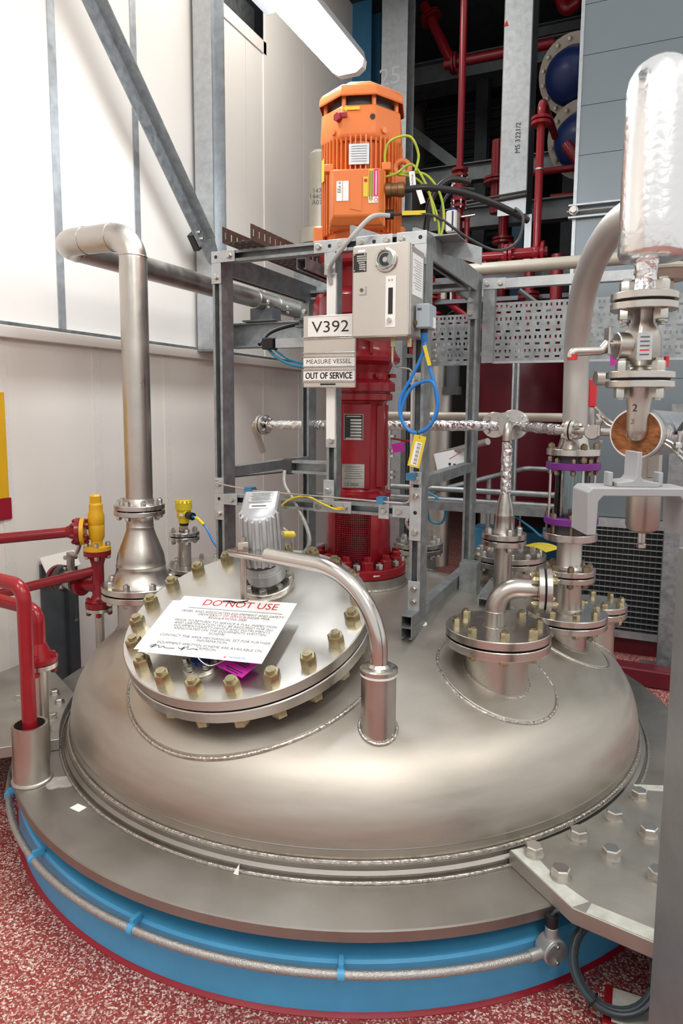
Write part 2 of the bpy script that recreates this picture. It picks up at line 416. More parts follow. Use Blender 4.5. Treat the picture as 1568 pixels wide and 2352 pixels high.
for a, c in ((2.19, 2.83), (2.83, 3.62), (3.62, 9.0)): part('panel', MB().bb(WX - .02, WX, a + .002, c - .002, 1.9, 5.41), 'wall_white', wl)
part('edge_trim', MB().bb(WX, WX + .008, 1.3, 2.19, 4.20, 4.29), 'wall_white', wl)
part('edge_trim', MB().bb(WX, WX + .008, 2.15, 2.24, 1.9, 4.29), 'wall_white', wl)
struct('trim_1', MB().bb(WX - .01, WX + .035, -6, 3.5, 1.838, 1.896), 'wall_lower', bevel=.004)
struct('trim_2', MB().bb(WX - .01, WX + .028, -6, 3.5, 1.896, 1.914), 'galvanised')
# wall head beyond the opening, seen through the notch at the top
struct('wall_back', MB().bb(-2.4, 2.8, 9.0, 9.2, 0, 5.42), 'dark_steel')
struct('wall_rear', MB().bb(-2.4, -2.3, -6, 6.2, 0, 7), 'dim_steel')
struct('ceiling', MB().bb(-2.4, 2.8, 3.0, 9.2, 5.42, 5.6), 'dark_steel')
struct('unseen_shade_wall', MB().bb(2.6, 2.7, 2.9, 9.0, 0, 5.42), 'dark_steel')  # unseen wall added to keep side light out of the dark bay
t = thing('notch_beam', 'grey steel beam inside the opening at the top of the white wall', 'beam', (-1.95, 1.8, 4.5))
part('web', MB().bb(-2.0, -1.985, 1.0, 2.5, 4.42, 4.75), 'galvanised', t); part('flange', MB().bb(-2.08, -1.9, 1.0, 2.5, 4.40, 4.42), 'galvanised', t)
# ---- columns, brace, beam
def ibeam(name, p0, p1, h, bw, tw, tf, updir, m, label, cat='beam', group=None, par=None):
    p0, p1 = V(p0), V(p1); uz = (p1 - p0).normalized(); uy_ = V(updir).normalized(); ux_ = uy_.cross(uz)
    bb_ = MB().prism(i_poly(h, bw, tw, tf), p0, ux_, uy_, uz, 0, (p1 - p0).length)
    if par: return part(name, bb_, m, par)
    return single(name, bb_, m, label, cat, group, loc=p0, bevel=.002)
t = thing('column', 'galvanised steel column standing on the dado rail against the white wall', 'column', (-1.6, 1.29, 1.9))
ibeam('shaft', (-1.6, 1.29, 1.90), (-1.6, 1.29, 5.2), .15, .14, .008, .011, Y, 'galvanised_light', '', par=t)
part('base_plate', MB().bb(-1.68, -1.51, 1.20, 1.38, 1.885, 1.90), 'galvanised', t)
ibeam('beam', (-1.56, 1.46, 2.005), (-.45, 1.46, 2.005), .165, .11, .008, .011, Z, 'galvanised', 'horizontal galvanised beam under the pipe saddle behind the frame')
# diagonal brace (angle section)
t = thing('diagonal_brace', 'dark galvanised diagonal brace crossing the white wall to the column', 'brace', (-1.6, 1.1, 2.58))
d0, d1 = V((-1.524, 1.08, 2.555)), V((-1.524, -.65, 4.35)); uz = (d1 - d0).normalized(); uy_ = X.cross(uz)
if uy_.z < 0: uy_ = -uy_
part('angle_section', MB().prism([(0, -.05), (.007, -.05), (.007, .043), (.075, .043), (.075, .05), (0, .05)], d0, X, uy_, uz, 0, (d1 - d0).length), 'galvanised', t)
part('gusset', MB().prism([(-.06, .05), (.06, .12), (.13, -.02), (.10, -.13), (.02, -.10), (-.06, -.02)], (-1.525, 1.12, 2.55), Y, Z, X, -.004, .004), 'galvanised', t)
part('packer', MB().prism([(-.09, .03), (-.02, -.05), (.02, -.02), (-.03, .08)], (-1.54, 1.07, 2.55), Y, Z, X, -.03, .012), 'black', t)
for k in (.03, .075): inst('bolt', head_mesh(.02), t, d0 + uz * k + X * .008, X)
# second column, blue column
t = thing('column', 'tall galvanised column with faint chalk figures behind the orange motor', 'column', (-1.16, 3.68, 0))
ibeam('shaft', (-1.16, 3.7, 0), (-1.16, 3.7, 5.42), .22, .25, .01, .014, Y, 'galvanised_light', '', par=t)
lettering('25', .22, 'chalk', t, (-1.20, 3.588, 4.54), X, Z, label='faint chalk figures')
ibeam('blue_column', (-1.62, 4.0, 0), (-1.62, 4.0, 5.42), .26, .24, .014, .016, Y, 'blue_steel', 'blue painted steel column behind the fluorescent lamp', 'column')
# ---- luminaires
def luminaire(x, y, z, L, label, dm='diffuser_warm'):
    t = thing('fluorescent_luminaire', label, 'lamp', (x, y, z), 'fluorescent luminaires of the hall')
    part('housing', MB().prism([(-.09, .0), (-.075, .055), (.075, .055), (.09, .0)], (x, y, z), X, Z, Y, -L / 2, L / 2), 'light_paint', t)
    part('diffuser', MB().prism([(-.092, 0), (-.085, -.035), (-.05, -.058), (.05, -.058), (.085, -.035), (.092, 0)], (x, y, z), X, Z, Y, -L / 2 + .045, L / 2 - .045), dm, t)
    for s in (-1, 1):
        part('end_cap', MB().prism([(-.092, .002), (-.085, -.037), (-.05, -.06), (.05, -.06), (.085, -.037), (.092, .002)], (x, y, z), X, Z, Y, s * (L / 2 - .045), s * L / 2), 'white', t)
    return t
luminaire(-.39, .07, 3.30, 1.5, 'lit twin tube fluorescent lamp above the orange motor', 'diffuser')
for (x, y, z, L, p) in LUM[1:]: luminaire(x, y, z, L, 'unseen fluorescent luminaire outside the view')  # the one by the left wall is added to brighten that wall
t = thing('lamp_bracket', 'pale bracket plate with hanger carrying the lit lamp', 'bracket', (-.75, .24, 3.40))
part('hanger', MB().bb(-.48, -.44, .22, .26, 3.37, 5.2), 'galvanised_light', t)
part('channel', MB().bb(-.62, -.30, .14, .34, 3.362, 3.376), 'light_paint', t)
# ---- cabinet with grille on the right
t = thing('air_handling_cabinet', 'large grey sheet metal cabinet with seamed panels and egg crate grille', 'cabinet', (1.3, 2.2, 0))
zs = [.90, 1.35, 1.80, 2.25, 2.66]; CX0, CX1, CY = .66, 2.5, 1.80
part('plinth', MB().bb(CX0 + .08, CX1, CY + .03, 2.9, .0, .13), 'dark_red', t)
part('body', MB().bb(CX0 + .006, CX1 - .006, CY + .012, 2.9, .13, 4.8), 'cabinet_grey', t)
for a, c in ((.86, 1.70), (1.70, 2.655), (2.735, 3.02), (3.02, 3.30), (3.30, 3.58), (3.58, 3.86), (3.86, 4.14), (4.14, 4.8)):
    part('panel', MB().bb(CX0, CX1, CY, CY + .014, a + .0015, c - .0015), 'cabinet_grey', t)
part('corner_post', MB().bb(CX0 - .008, CX0 + .012, CY - .006, CY + .05, .86, 4.8), 'galvanised_light', t)
part('joint_flange', MB().bb(CX0 - .03, CX1, CY - .035, CY + .02, 2.655, 2.665).bb(CX0 - .03, CX1, CY - .035, CY + .02, 2.725, 2.735), 'galvanised_light', t)
part('clamp_rod', MB().cyl((CX0 - .04, CY - .02, 2.695), (CX1, CY - .02, 2.695), .008, n=8), 'zinc', t)
for x in (.66, 1.02, 1.38): inst('bolt', head_mesh(.04), t, (x, CY - .03, 2.70), -Y)
GX0, GX1, GZ0, GZ1 = .80, 1.33, .16, .80
part('grille_frame', MB().bb(GX0 - .03, GX1 + .03, CY - .03, CY, GZ1, GZ1 + .055).bb(GX0 - .03, GX1 + .03, CY - .03, CY, GZ0 - .045, GZ0).bb(GX0 - .03, GX0, CY - .03, CY, GZ0, GZ1).bb(GX1, GX1 + .03, CY - .03, CY, GZ0, GZ1), 'galvanised_light', t)
part('grille_back', MB().bb(GX0, GX1, CY - .006, CY - .002, GZ0, GZ1), 'black', t)
hs = MB().box((0, 0, 0), (GX1 - GX0, .022, .0045)).mesh('slat', 'galvanised_light'); vs_ = MB().box((0, 0, 0), (.003, .018, GZ1 - GZ0)).mesh('slat', 'dim_steel')
for i in range(18):
    o = inst('slat', hs, t, ((GX0 + GX1) / 2, CY - .02, GZ0 + .02 + i * (GZ1 - GZ0 - .04) / 17))
    o.rotation_mode = 'QUATERNION'; o.matrix_local = M.Translation(V(((GX0 + GX1) / 2, CY - .02, GZ0 + .02 + i * (GZ1 - GZ0 - .04) / 17)) - root_off(t))
for i in range(17):
    o = bpy.data.objects.new('slat', vs_); COL.objects.link(o); o.parent = t; o.matrix_local = M.Translation(V((GX0 + .016 + i * (GX1 - GX0 - .032) / 16, CY - .017, (GZ0 + GZ1) / 2)) - root_off(t))
single('support_post', MB().prism(i_poly(.10, .08, .008, .01), (1.29, 1.60, 0), X, Y, Z, .012, 1.55), 'galvanised', 'grey steel post beside the egg crate grille', 'post', loc=(1.29, 1.60, 0))
t = thing('post_base', 'square base plate with two bolts at the foot of the grey post', 'plate', (1.29, 1.6, 0)); part('plate', MB().bb(1.16, 1.42, 1.48, 1.72, 0, .012), 'plate_steel', t)
for p in ((1.19, 1.52, .012), (1.39, 1.52, .012)): inst('bolt', head_mesh(.022), t, p)
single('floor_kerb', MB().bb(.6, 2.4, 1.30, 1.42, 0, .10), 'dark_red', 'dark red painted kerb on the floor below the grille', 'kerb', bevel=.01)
# ---- dark red tank with galvanised batten
t = thing('dark_red_tank', 'large dark red cylindrical tank behind the perforated tray', 'tank', (.20, 3.55, .0))
part('shell', MB().lathe((.20, 3.55, .75), Z, [(0, 0), (.52, 0), (.53, .02), (.53, 1.22), (.5, 1.30), (.3, 1.36), (0, 1.38)], 48), 'dark_red', t)
part('rim', MB().ring((.20, 3.55, .75), Z, .52, .55, -.03, .02), 'dark_red', t)
for a in range(3):
    an = a * 2.09 + .4; part('leg', MB().cyl((.20 + .4 * math.cos(an), 3.55 + .4 * math.sin(an), 0), (.20 + .4 * math.cos(an), 3.55 + .4 * math.sin(an), .75), .035), 'dark_red', t)
single('strut_upright', strut(MB(), (.36, 1.75, .0), (.36, 1.75, 1.95), -Y), 'galvanised_light', 'thin galvanised upright in front of the dark red tank', 'strut')
# ---- hand rails behind the frame
def rail(pts, r, label, m='galvanised', **k): return single('guard_rail', MB().sweep(pts, r, 12), m, label, 'rail', **k)
rail([(-.6, 1.3, 1.035), (.68, 1.3, 1.035)], .017, 'upper of two straight galvanised guard rails behind the frame')
rail([(-.6, 1.3, .972), (.68, 1.3, .972)], .016, 'lower of two straight galvanised guard rails behind the frame')
rail(fillet([(-.1, 1.5, .99), (.40, 2.0, 1.12), (.62, 2.0, 1.12)], .08), .017, 'bent galvanised hand rail in front of the dark red tank')
rail([(.20, 1.80, 0), (.20, 1.80, 1.06)], .016, 'short upright of the hand rail by the dark red tank')
# ---- background structure and pipework in the dark bay
SB = 'steel beams of the dark upper bay'
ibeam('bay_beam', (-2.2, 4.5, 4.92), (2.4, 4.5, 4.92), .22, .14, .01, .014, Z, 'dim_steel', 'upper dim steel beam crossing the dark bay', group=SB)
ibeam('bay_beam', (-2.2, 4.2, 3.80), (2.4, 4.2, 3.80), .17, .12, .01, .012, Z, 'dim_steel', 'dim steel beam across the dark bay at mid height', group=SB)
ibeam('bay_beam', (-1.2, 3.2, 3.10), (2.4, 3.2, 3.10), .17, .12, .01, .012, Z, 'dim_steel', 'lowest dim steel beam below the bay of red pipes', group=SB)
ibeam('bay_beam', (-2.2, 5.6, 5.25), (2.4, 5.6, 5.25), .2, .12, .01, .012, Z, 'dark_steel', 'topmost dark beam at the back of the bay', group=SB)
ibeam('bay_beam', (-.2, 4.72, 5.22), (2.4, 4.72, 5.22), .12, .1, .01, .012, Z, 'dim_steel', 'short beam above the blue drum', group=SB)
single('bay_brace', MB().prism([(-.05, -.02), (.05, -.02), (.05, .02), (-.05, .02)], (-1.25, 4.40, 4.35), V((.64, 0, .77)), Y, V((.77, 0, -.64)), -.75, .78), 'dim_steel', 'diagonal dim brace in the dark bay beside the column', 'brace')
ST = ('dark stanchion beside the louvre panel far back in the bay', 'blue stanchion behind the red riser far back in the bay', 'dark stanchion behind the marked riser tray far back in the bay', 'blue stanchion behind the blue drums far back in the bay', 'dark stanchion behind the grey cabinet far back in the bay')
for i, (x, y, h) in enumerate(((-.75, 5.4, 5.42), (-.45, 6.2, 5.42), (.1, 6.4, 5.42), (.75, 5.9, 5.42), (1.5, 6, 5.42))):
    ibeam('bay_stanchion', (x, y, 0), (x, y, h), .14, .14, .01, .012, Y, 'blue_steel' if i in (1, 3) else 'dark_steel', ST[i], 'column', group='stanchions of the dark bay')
t = thing('louvre_wall', 'dark ribbed louvre panel high behind the column', 'louvre', (-1.0, 5.9, 3.2))
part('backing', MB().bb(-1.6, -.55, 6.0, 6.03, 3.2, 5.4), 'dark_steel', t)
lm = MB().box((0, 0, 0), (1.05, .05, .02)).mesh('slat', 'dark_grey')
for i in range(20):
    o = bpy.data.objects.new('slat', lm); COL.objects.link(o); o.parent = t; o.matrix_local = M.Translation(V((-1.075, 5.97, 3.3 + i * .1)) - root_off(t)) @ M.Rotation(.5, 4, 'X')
# vertical cable tray plate with marker text
t = thing('riser_tray', 'wide vertical galvanised tray plate with handwritten marker number', 'cable tray', (.14, 2.6, 2.9))
part('plate', MB().bb(.045, .235, 2.6, 2.606, 2.94, 6.2), 'galvanised_light', t); part('return', MB().bb(.235, .241, 2.6, 2.85, 2.94, 6.2), 'dim_steel', t)  # right return in dimmer steel, its shaded side put into the colour
part('return', MB().bb(.039, .045, 2.6, 2.66, 2.94, 6.2), 'galvanised', t)
part('foot_plate', MB().bb(.035, .24, 2.585, 2.598, 2.93, 3.03), 'galvanised_light', t)
part('hanger', MB().bb(.225, .275, 2.65, 2.69, 2.45, 2.94), 'galvanised_light', t)
part('conduit', MB().cyl((-.20, 2.58, 3.03), (.24, 2.58, 3.06), .011, n=8).cyl((-.20, 2.58, 3.06), (.24, 2.58, 3.085), .009, n=8), 'dark_grey', t)
lettering('MS 3221/2', .05, 'print_grey', t, (.165, 2.597, 3.47), Z, -X, label='handwritten marker number'); part('red_mark', MB().prism([(0, 0), (.035, 0), (.022, .04)], (.035, 2.598, 4.25), X, Z, Y, -.001, 0), 'print_red', t)
# red pipes of the bay
def flg(mb, c, ax, R, th): mb.cyl(V(c) - V(ax) * th / 2, V(c) + V(ax) * th / 2, R, n=24)
t = thing('red_riser', 'tall red riser pipe with flanged valves and white actuator beside the marked tray', 'pipe', (-.26, 2.6, 2.2)); x, y = -.26, 2.6
part('pipe', MB().cyl((x, y, 3.28), (x, y, 6.2), .026).cyl((x, y, 2.3), (x, y, 3.28), .03), 'red_pipe', t)
b = MB()
for z in (3.30, 3.255, 3.08, 3.035, 2.95, 2.78, 2.74): flg(b, (x, y, z), Z, .062, .02)
part('flange', b, 'red_pipe', t); part('valve_body', MB().lathe((x, y, 3.07), Z, [(0, 0), (.035, 0), (.05, .05), (.05, .13), (.035, .18), (0, .18)], 24), 'red_pipe', t)
bolts(t, (x, y, 3.23), Z, .055, 6, stud_mesh(.018, .03)); bolts(t, (x, y, 3.06), Z, .055, 6, stud_mesh(.018, .03))
part('actuator', MB().cham((x - .02, y - .09, 2.90), (.085, .10, .16), .01), 'white', t); part('actuator_stripe', MB().bb(x - .015, x - .003, y - .1415, y - .14, 2.83, 2.97), 'dark_blue', t)
part('actuator_cap', MB().cyl((x - .02, y - .09, 2.98), (x - .02, y - .09, 3.005), .03), 'dark_blue', t); part('side_tube', MB().cyl((x + .07, y - .02, 2.5), (x + .07, y - .02, 2.95), .02), 'red_pipe', t)
part('lever', MB().cyl((x + .05, y - .1, 2.93), (x + .15, y - .1, 2.935), .007, n=8), 'zinc', t); part('plastic_wrap', MB().sph((x - .05, y - .08, 2.78), .045, sx=.6), 'braid', t)
t = thing('red_downpipe', 'bright red pipe dropping from an elbow to a flanged tee', 'pipe', (.39, 2.2, 2.5)); x, y = .385, 2.2
part('pipe', MB().sweep(fillet([(.385, 2.9, 3.55), (.385, 2.2, 3.55), (.385, 2.2, 2.45)], .1), .026, 16), 'red_paint', t)
part('branch', MB().cyl((-.25, 2.2, 2.565), (.385, 2.2, 2.565), .03), 'red_paint', t); part('tee', MB().cyl((.25, 2.2, 2.565), (.46, 2.2, 2.565), .036).sph((.385, 2.2, 2.565), .045), 'red_paint', t)
b = MB(); flg(b, (.385, 2.2, 3.42), Z, .065, .02); flg(b, (.385, 2.2, 3.39), Z, .065, .02); part('flange', b, 'red_paint', t)
b = MB(); flg(b, (.19, 2.2, 2.565), X, .072, .02); flg(b, (.22, 2.2, 2.565), X, .072, .02); flg(b, (.43, 2.2, 2.565), X, .072, .02); part('flange', b, 'red_paint', t); bolts(t, (.205, 2.2, 2.565), X, .056, 6, stud_mesh(.02, .05, 'red_paint'), h=.025)
part('clip', MB().ring((.385, 2.2, 3.10), Z, .026, .03, -.006, .006), 'zinc', t)
def redpipe(pts, r, label, fl=(), m='red_pipe', rad=.08):
    t = thing('red_pipe_run', label, 'pipe', pts[0], 'red pipes in the back bay'); part('pipe', MB().sweep(fillet(pts, rad) if len(pts) > 2 else pts, r, 14), m, t)
    for c, ax in fl:
        b = MB(); flg(b, V(c) + V(ax) * .014, ax, r * 2.1, .018); flg(b, V(c) - V(ax) * .014, ax, r * 2.1, .018); part('flange', b, m, t)
redpipe([(0.0, 3.0, 2.0), (0.0, 3.0, 3.05)], .04, 'thick dark red pipe behind the marked tray foot', [((0, 3, 2.85), Z)])
redpipe([(-.05, 2.95, 3.05), (-.05, 2.95, 3.6)], .05, 'short dark red stub above the lowest beam', [((-.05, 2.95, 3.3), Z)])
redpipe([(-.8, 4.0, 4.75), (-.15, 4.0, 4.75), (.2, 4.0, 4.75)], .045, 'dim red pipe high in the bay with flanged tee', [((-.7, 4, 4.75), X)], rad=.01)
redpipe([(-1.05, 4.1, 5.38), (-.72, 4.1, 4.72)], .05, 'sloping dim red pipe high in the bay', [((-.98, 4.1, 5.25), V((.43, 0, -.9)))])
redpipe([(.3, 3.4, 3.25), (1.0, 3.4, 3.25)], .03, 'dim red pipe behind the red downpipe', [((.6, 3.4, 3.25), X)])
redpipe([(.1, 3.5, 3.5), (2.6, 3.5, 3.5)], .028, 'thin dim red pipe under the blue drum')
redpipe([(.42, 3.3, 3.62), (.58, 3.25, 3.40), (.62, 3.22, 3.18)], .045, 'curved dim red pipe behind the red downpipe', rad=.08)
redpipe([(.15, 4.2, 5.38), (.32, 4.2, 4.95), (.36, 4.2, 5.41)], .06, 'dim red bend near the top of the bay', rad=.05)
redpipe([(.33, 2.3, 2.05), (.33, 2.3, 2.54)], .035, 'red pipe dropping behind the tray support rail', [((.33, 2.3, 2.3), Z)])
redpipe([(.53, 2.15, 1.9), (.53, 2.15, 2.53)], .04, 'dark red pipe beside the grey cabinet corner', [((.53, 2.15, 2.15), Z)])
redpipe([(.05, 2.5, 2.25), (.5, 2.5, 2.25)], .035, 'short horizontal red pipe above the tank', [((.2, 2.5, 2.25), X)])
redpipe([(-.42, 2.4, 1.95), (-.42, 2.4, 2.5)], .045, 'red valve column seen through the frame', [((-.42, 2.4, 2.05), Z), ((-.42, 2.4, 2.35), Z)], 'red_paint')
redpipe([(-.35, 2.5, 2.35), (.15, 2.2, 2.0)], .022, 'sloping thin red pipe seen through the frame')
redpipe([(-.9, 2.9, 2.2), (.1, 2.9, 2.2)], .04, 'horizontal red pipe behind the frame', [((-.5, 2.9, 2.2), X), ((-.2, 2.9, 2.2), X)])
t = thing('pipe_rack', 'dim strut rack carrying the small valves behind the tray', 'rack', (0, 2.42, 0))
for x in (-.62, .64): part('upright', MB().bb(x - .02, x + .02, 2.45, 2.49, 0, 2.75), 'dim_steel', t)
RK = (1.93, 2.12, 2.32, 2.48)
for z in RK: part('rail', MB().bb(-.60, .62, 2.40, 2.45, z - .03, z), 'dim_steel', t)
for i in range(30):
    x = -.55 + 1.1 * ((i * 7) % 30) / 30 + random.uniform(-.01, .01); z = RK[i % 4]; y = 2.42; k = (i * 3 + i // 4) % 4
    b = MB()
    if k == 0: b.cyl((x, y, z), (x, y, z + .12), .026).cyl((x, y, z + .05), (x, y, z + .07), .048).cyl((x, y, z + .10), (x, y, z + .115), .042); m = 'red_paint'; nm = ('pipe_valve', 'small red valve on the rack of the background pipework', 'valve')
    elif k == 1: b.cyl((x, y, z), (x, y, z + .10), .012, n=10).hexa((x, y, z + .10), Z, .04, .03); m = 'zinc'; nm = ('pipe_fitting', 'small bright fitting on the rack of the background pipework', 'fitting')
    elif k == 2: b.cham((x, y, z + .05), (.07, .05, .10), .008); m = 'beige' if i % 8 == 2 else 'dark_grey'; nm = ('junction_box', 'small junction box on the rack of the background pipework', 'box')
    else: b.sweep(spline([(x, y, z), (x + .02, y, z + .09), (x + .08, y, z + .11), (x + .09, y, z)]), .008, 8); m = 'black'; nm = ('flexible_hose', 'short black hose on the rack of the background pipework', 'hose')
    single(nm[0], b, m, nm[1], nm[2], group='clutter of the background pipework')
# blue drums
for (x, y, z, lb) in ((.40, 3.95, 4.42, 'dark blue drum with bolted pale flange behind the grey cabinet'), (.50, 3.92, 3.86, 'lower dark blue drum behind the grey cabinet')):
    t = thing('blue_drum', lb, 'drum', (x, y, z)); ax = V((-.25, -.85, -.45)).normalized()
    part('shell', MB().lathe((x, y, z), ax, [(0, .28), (.09, .27), (.17, .23), (.225, .14), (.24, 0), (.24, -.16), (0, -.16)], 40), 'dark_blue', t)
    part('flange', MB().ring((x, y, z), ax, .24, .33, -.02, .02), 'beige', t); bolts(t, (x, y, z), ax, .29, 16, stud_mesh(.03, .04), h=.02)
# beige pipe and far equipment
single('beige_pipe', MB().cyl((.10, 1.3, 2.305), (1.6, 1.3, 2.305), .034, n=24), 'beige', 'straight beige pipe running above the perforated tray', 'pipe')
single('steel_column_pipe', MB().lathe((-.085, 1.6, .5), Z, [(0, 0), (.075, 0), (.075, 1.42), (.06, 1.44), (0, 1.44)], 28), 'stainless', 'grey steel column pipe seen through the right of the frame', 'pipe')
single('sight_lamp', MB().cyl((.02, 1.5, 1.60), (.02, 1.5, 1.65), .055).cyl((.02, 1.5, 1.65), (.02, 1.5, 1.9), .04), 'dark_grey', 'black cylindrical cap of the sight lamp behind the frame', 'lamp')
t = thing('grey_riser_pipe', 'pale grey riser pipe with stencilled figures behind the orange motor', 'pipe', (-1.14, 2.0, 2.75))
part('pipe', MB().lathe((-1.14, 2.0, 2.80), Z, [(0, 0), (.085, 0), (.085, .53), (.05, .56), (0, .56)], 28), 'beige', t); part('thin_pipe', MB().cyl((-1.09, 2.05, 2.8), (-1.09, 2.05, 3.72), .022), 'beige', t)
part('base', MB().cyl((-1.14, 2.0, 2.70), (-1.14, 2.0, 2.80), .15), 'beige', t)
b = MB(); part('support', MB().bb(-1.30, -.95, 1.9, 2.1, 2.1, 2.70), 'galvanised', t)
vd = (CAMP - V((-1.14, 2.0, 3.0))); vd.z = 0; vd.normalize(); ux_ = Z.cross(vd)
for s, z in (('147', 3.06), ('14408', 3.02), ('A07', 2.98)): lettering(s, .045, 'print_grey', t, V((-1.14, 2.0, z)) + vd * .0865 - ux_ * .02, ux_, Z)
# ================================================================== VESSEL
ZR = .28; RZ = .245; RR = 1.362; DR = 1.16
def dome_profile(R=DR, Rc=2.3, k=.26, h0=.04, n=20):
    a = math.asin((R - k) / (Rc - k)); zc = h0 - (Rc - k) * math.cos(a); P = [(R, 0), (R, h0)]
    for i in range(1, n): t = (PI / 2 - a) * i / (n - 1); P.append((R - k + k * math.cos(t), h0 + k * math.sin(t)))
    for i in range(1, n): t = a * (1 - i / (n - 1)); P.append((Rc * math.sin(t), zc + Rc * math.cos(t)))
    P[-1] = (0, P[-1][1]); return P
DP = dome_profile()
def dz(r):
    for (r0, z0), (r1, z1) in zip(DP[1:-1], DP[2:]):
        if r1 <= r <= r0: return ZR + z0 + (z1 - z0) * (r0 - r) / max(r0 - r1, 1e-9)
    return ZR if r > DR else ZR + DP[-1][1]
def on_dome(q, ax, lift=0):
    q = V(q); lo, hi = -.5, .9
    f = lambda s: (q - ax * s).z - dz(math.hypot((q - ax * s).x, (q - ax * s).y))
    for _ in range(40):
        m_ = (lo + hi) / 2
        if f(m_) > 0: lo = m_
        else: hi = m_
    return q - ax * (lo - lift)
def ringpts(c, ax, r, n=64, lift=0):
    u, w_ = perp(ax); return [on_dome(V(c) + (u * math.cos(2 * PI * i / n) + w_ * math.sin(2 * PI * i / n)) * r, ax, lift) for i in range(n + 1)]
ves = thing('measure_vessel', 'large domed stainless steel vessel with wide flange ring and nozzles', 'vessel', (0, 0, 0))
part('dome', MB().lathe((0, 0, ZR), Z, DP, 144), 'dome_steel', ves, ang=50)
part('flange_ring', MB().lathe((0, 0, 0), Z, [(1.15, RZ - .036), (RR - .005, RZ - .036), (RR, RZ - .032), (RR, RZ - .004), (RR - .003, RZ), (1.15, RZ)], 160), 'ring_steel', ves)
part('seam_band', MB().lathe((0, 0, 0), Z, [(1.155, RZ), (1.186, RZ), (1.186, RZ + .016), (1.175, RZ + .022), (1.175, RZ + .036), (1.155, RZ + .042)], 144), 'ring_steel', ves)
part('weld_bead', MB().torus((0, 0, RZ + .040), Z, 1.167, .006, 160, 8), 'weld', ves); part('weld_bead', MB().torus((0, 0, RZ + .002), Z, 1.197, .005, 160, 8), 'weld', ves)
part('seam_band', MB().torus((0, 0, .318), Z, 1.160, .0022, 144, 6), 'ring_steel', ves)
sk = part('base_skirt', MB().lathe((0, 0, 0), Z, [(1.20, .0), (1.346, 0), (1.346, .142), (1.340, .149), (1.28, .160), (1.20, .160)], 160), 'blue_paint', ves, label='blue painted steel skirt')
part('base_fillet', MB().lathe((0, 0, 0), Z, [(1.345, .010), (1.349, .008), (1.357, .002), (1.357, 0), (1.345, 0)], 144), 'crimson', ves, label='red painted fillet along the floor')
part('shade_gap_band', MB().lathe((0, 0, 0), Z, [(1.10, .160), (1.24, .160), (1.24, RZ - .036), (1.10, RZ - .036)], 96), 'black', ves)  # black band paints in the shadow gap under the flange ring
# manway
MN = V((0, -.344, .939)).normalized(); MC = V((-.074, -.745, .823)); MR = .4165
MJ = MC - MN * .043
part('manway_neck', MB().lathe(MJ - MN * .40, MN, [(.29, 0), (.29, .36), (.33, .375), (.29, .40)], 64), 'pipe_steel', ves)
part('manway_flange', MB().lathe(MJ, -MN, [(.25, .003), (MR - .003, .003), (MR, .006), (MR, .039), (MR - .003, .042), (.25, .042)], 96), 'machined_steel', ves)
part('weld_bead', MB().sweep(ringpts(MC, MN, .298, 96, .002), .010, 8), 'weld', ves)
def pad(c, ax, ri, ro, n=72):
    u, w_ = perp(ax); b = MB(); rows = []
    for r, lf in ((ri, .007), ((ri * 2 + ro) / 3, .007), ((ri + ro * 2) / 3, .007), (ro - .004, .007), (ro, .001)):
        rows.append([on_dome(V(c) + (u * math.cos(2 * PI * i / n) + w_ * math.sin(2 * PI * i / n)) * r, ax, lf) for i in range(n)])
    vs = [p for r in rows for p in r]; fs = []
    for k in range(4):
        for i in range(n): j = (i + 1) % n; fs.append((k * n + i, k * n + j, k * n + n + j, k * n + n + i))
    return b.add(vs, fs)
part('reinforcing_pad', pad(MC, MN, .28, .447), 'dome_steel', ves); part('weld_bead', MB().sweep(ringpts(MC, MN, .45, 120, .001), .007, 8), 'weld', ves)
def nozzle(x, y, r, ztop, padr):
    c = V((x, y, 1)); zb = dz(math.hypot(x, y)); out = math.hypot(x, y) + r; zl = dz(min(out, DR - .01)) - .02
    part('nozzle_neck', MB().cyl((x, y, zl), (x, y, ztop), r, n=48), 'pipe_steel', ves)
    part('weld_bead', MB().sweep(ringpts(c, Z, r + .006, 64, .002), .006, 8), 'weld', ves)
    if padr: part('reinforcing_pad', pad(c, Z, r, padr), 'dome_steel', ves); part('weld_bead', MB().sweep(ringpts(c, Z, padr + .002, 96, .001), .006, 8), 'weld', ves)
nozzle(.71, -.44, .103, .74, .195); nozzle(.88, .06, .078, .69, .16)
nozzle(.62, .10, .035, .965, .06); nozzle(-.875, -.335, .105, .69, 0)
part('agitator_nozzle', MB().lathe((.02, 0, .70), Z, [(0, 0), (.205, 0), (.205, .12), (0, .12)], 64), 'pipe_steel', ves); part('weld_bead', MB().sweep(ringpts((.02, 0, 1), Z, .209, 80, .002), .006, 8), 'weld', ves)
# davit socket on the dome
DV = V((.447, -.86, 0)); zb = dz(math.hypot(DV.x, DV.y))
part('davit_socket', MB().pipe(DV + Z * (zb - .07), DV + Z * .74, .052, .03, 40), 'pipe_steel', ves)
part('weld_bead', MB().sweep(ringpts(DV + Z, Z, .055, 40, .002), .006, 8), 'weld', ves)
# back nozzles on the dome
for (x, y, r, zt) in ((.55, .62, .13, .78), (.10, .60, .09, .80), (-.83, .05, .11, .70), (-.22, .62, .06, .80), (.98, .33, .07, .66)): nozzle(x, y, r, zt, 0)
rs = [(.045 * (1 + .25 * math.sin(3 * a + 1)) * math.cos(a), .038 * (1 + .2 * math.cos(4 * a)) * math.sin(a)) for a in [2 * PI * i / 24 for i in range(24)]]
part('residue_stain', MB().prism(rs, (-.631, -1.06, RZ), X, Y, Z, .0002, .0008), 'residue', ves, label='dried pale residue beside the pot')
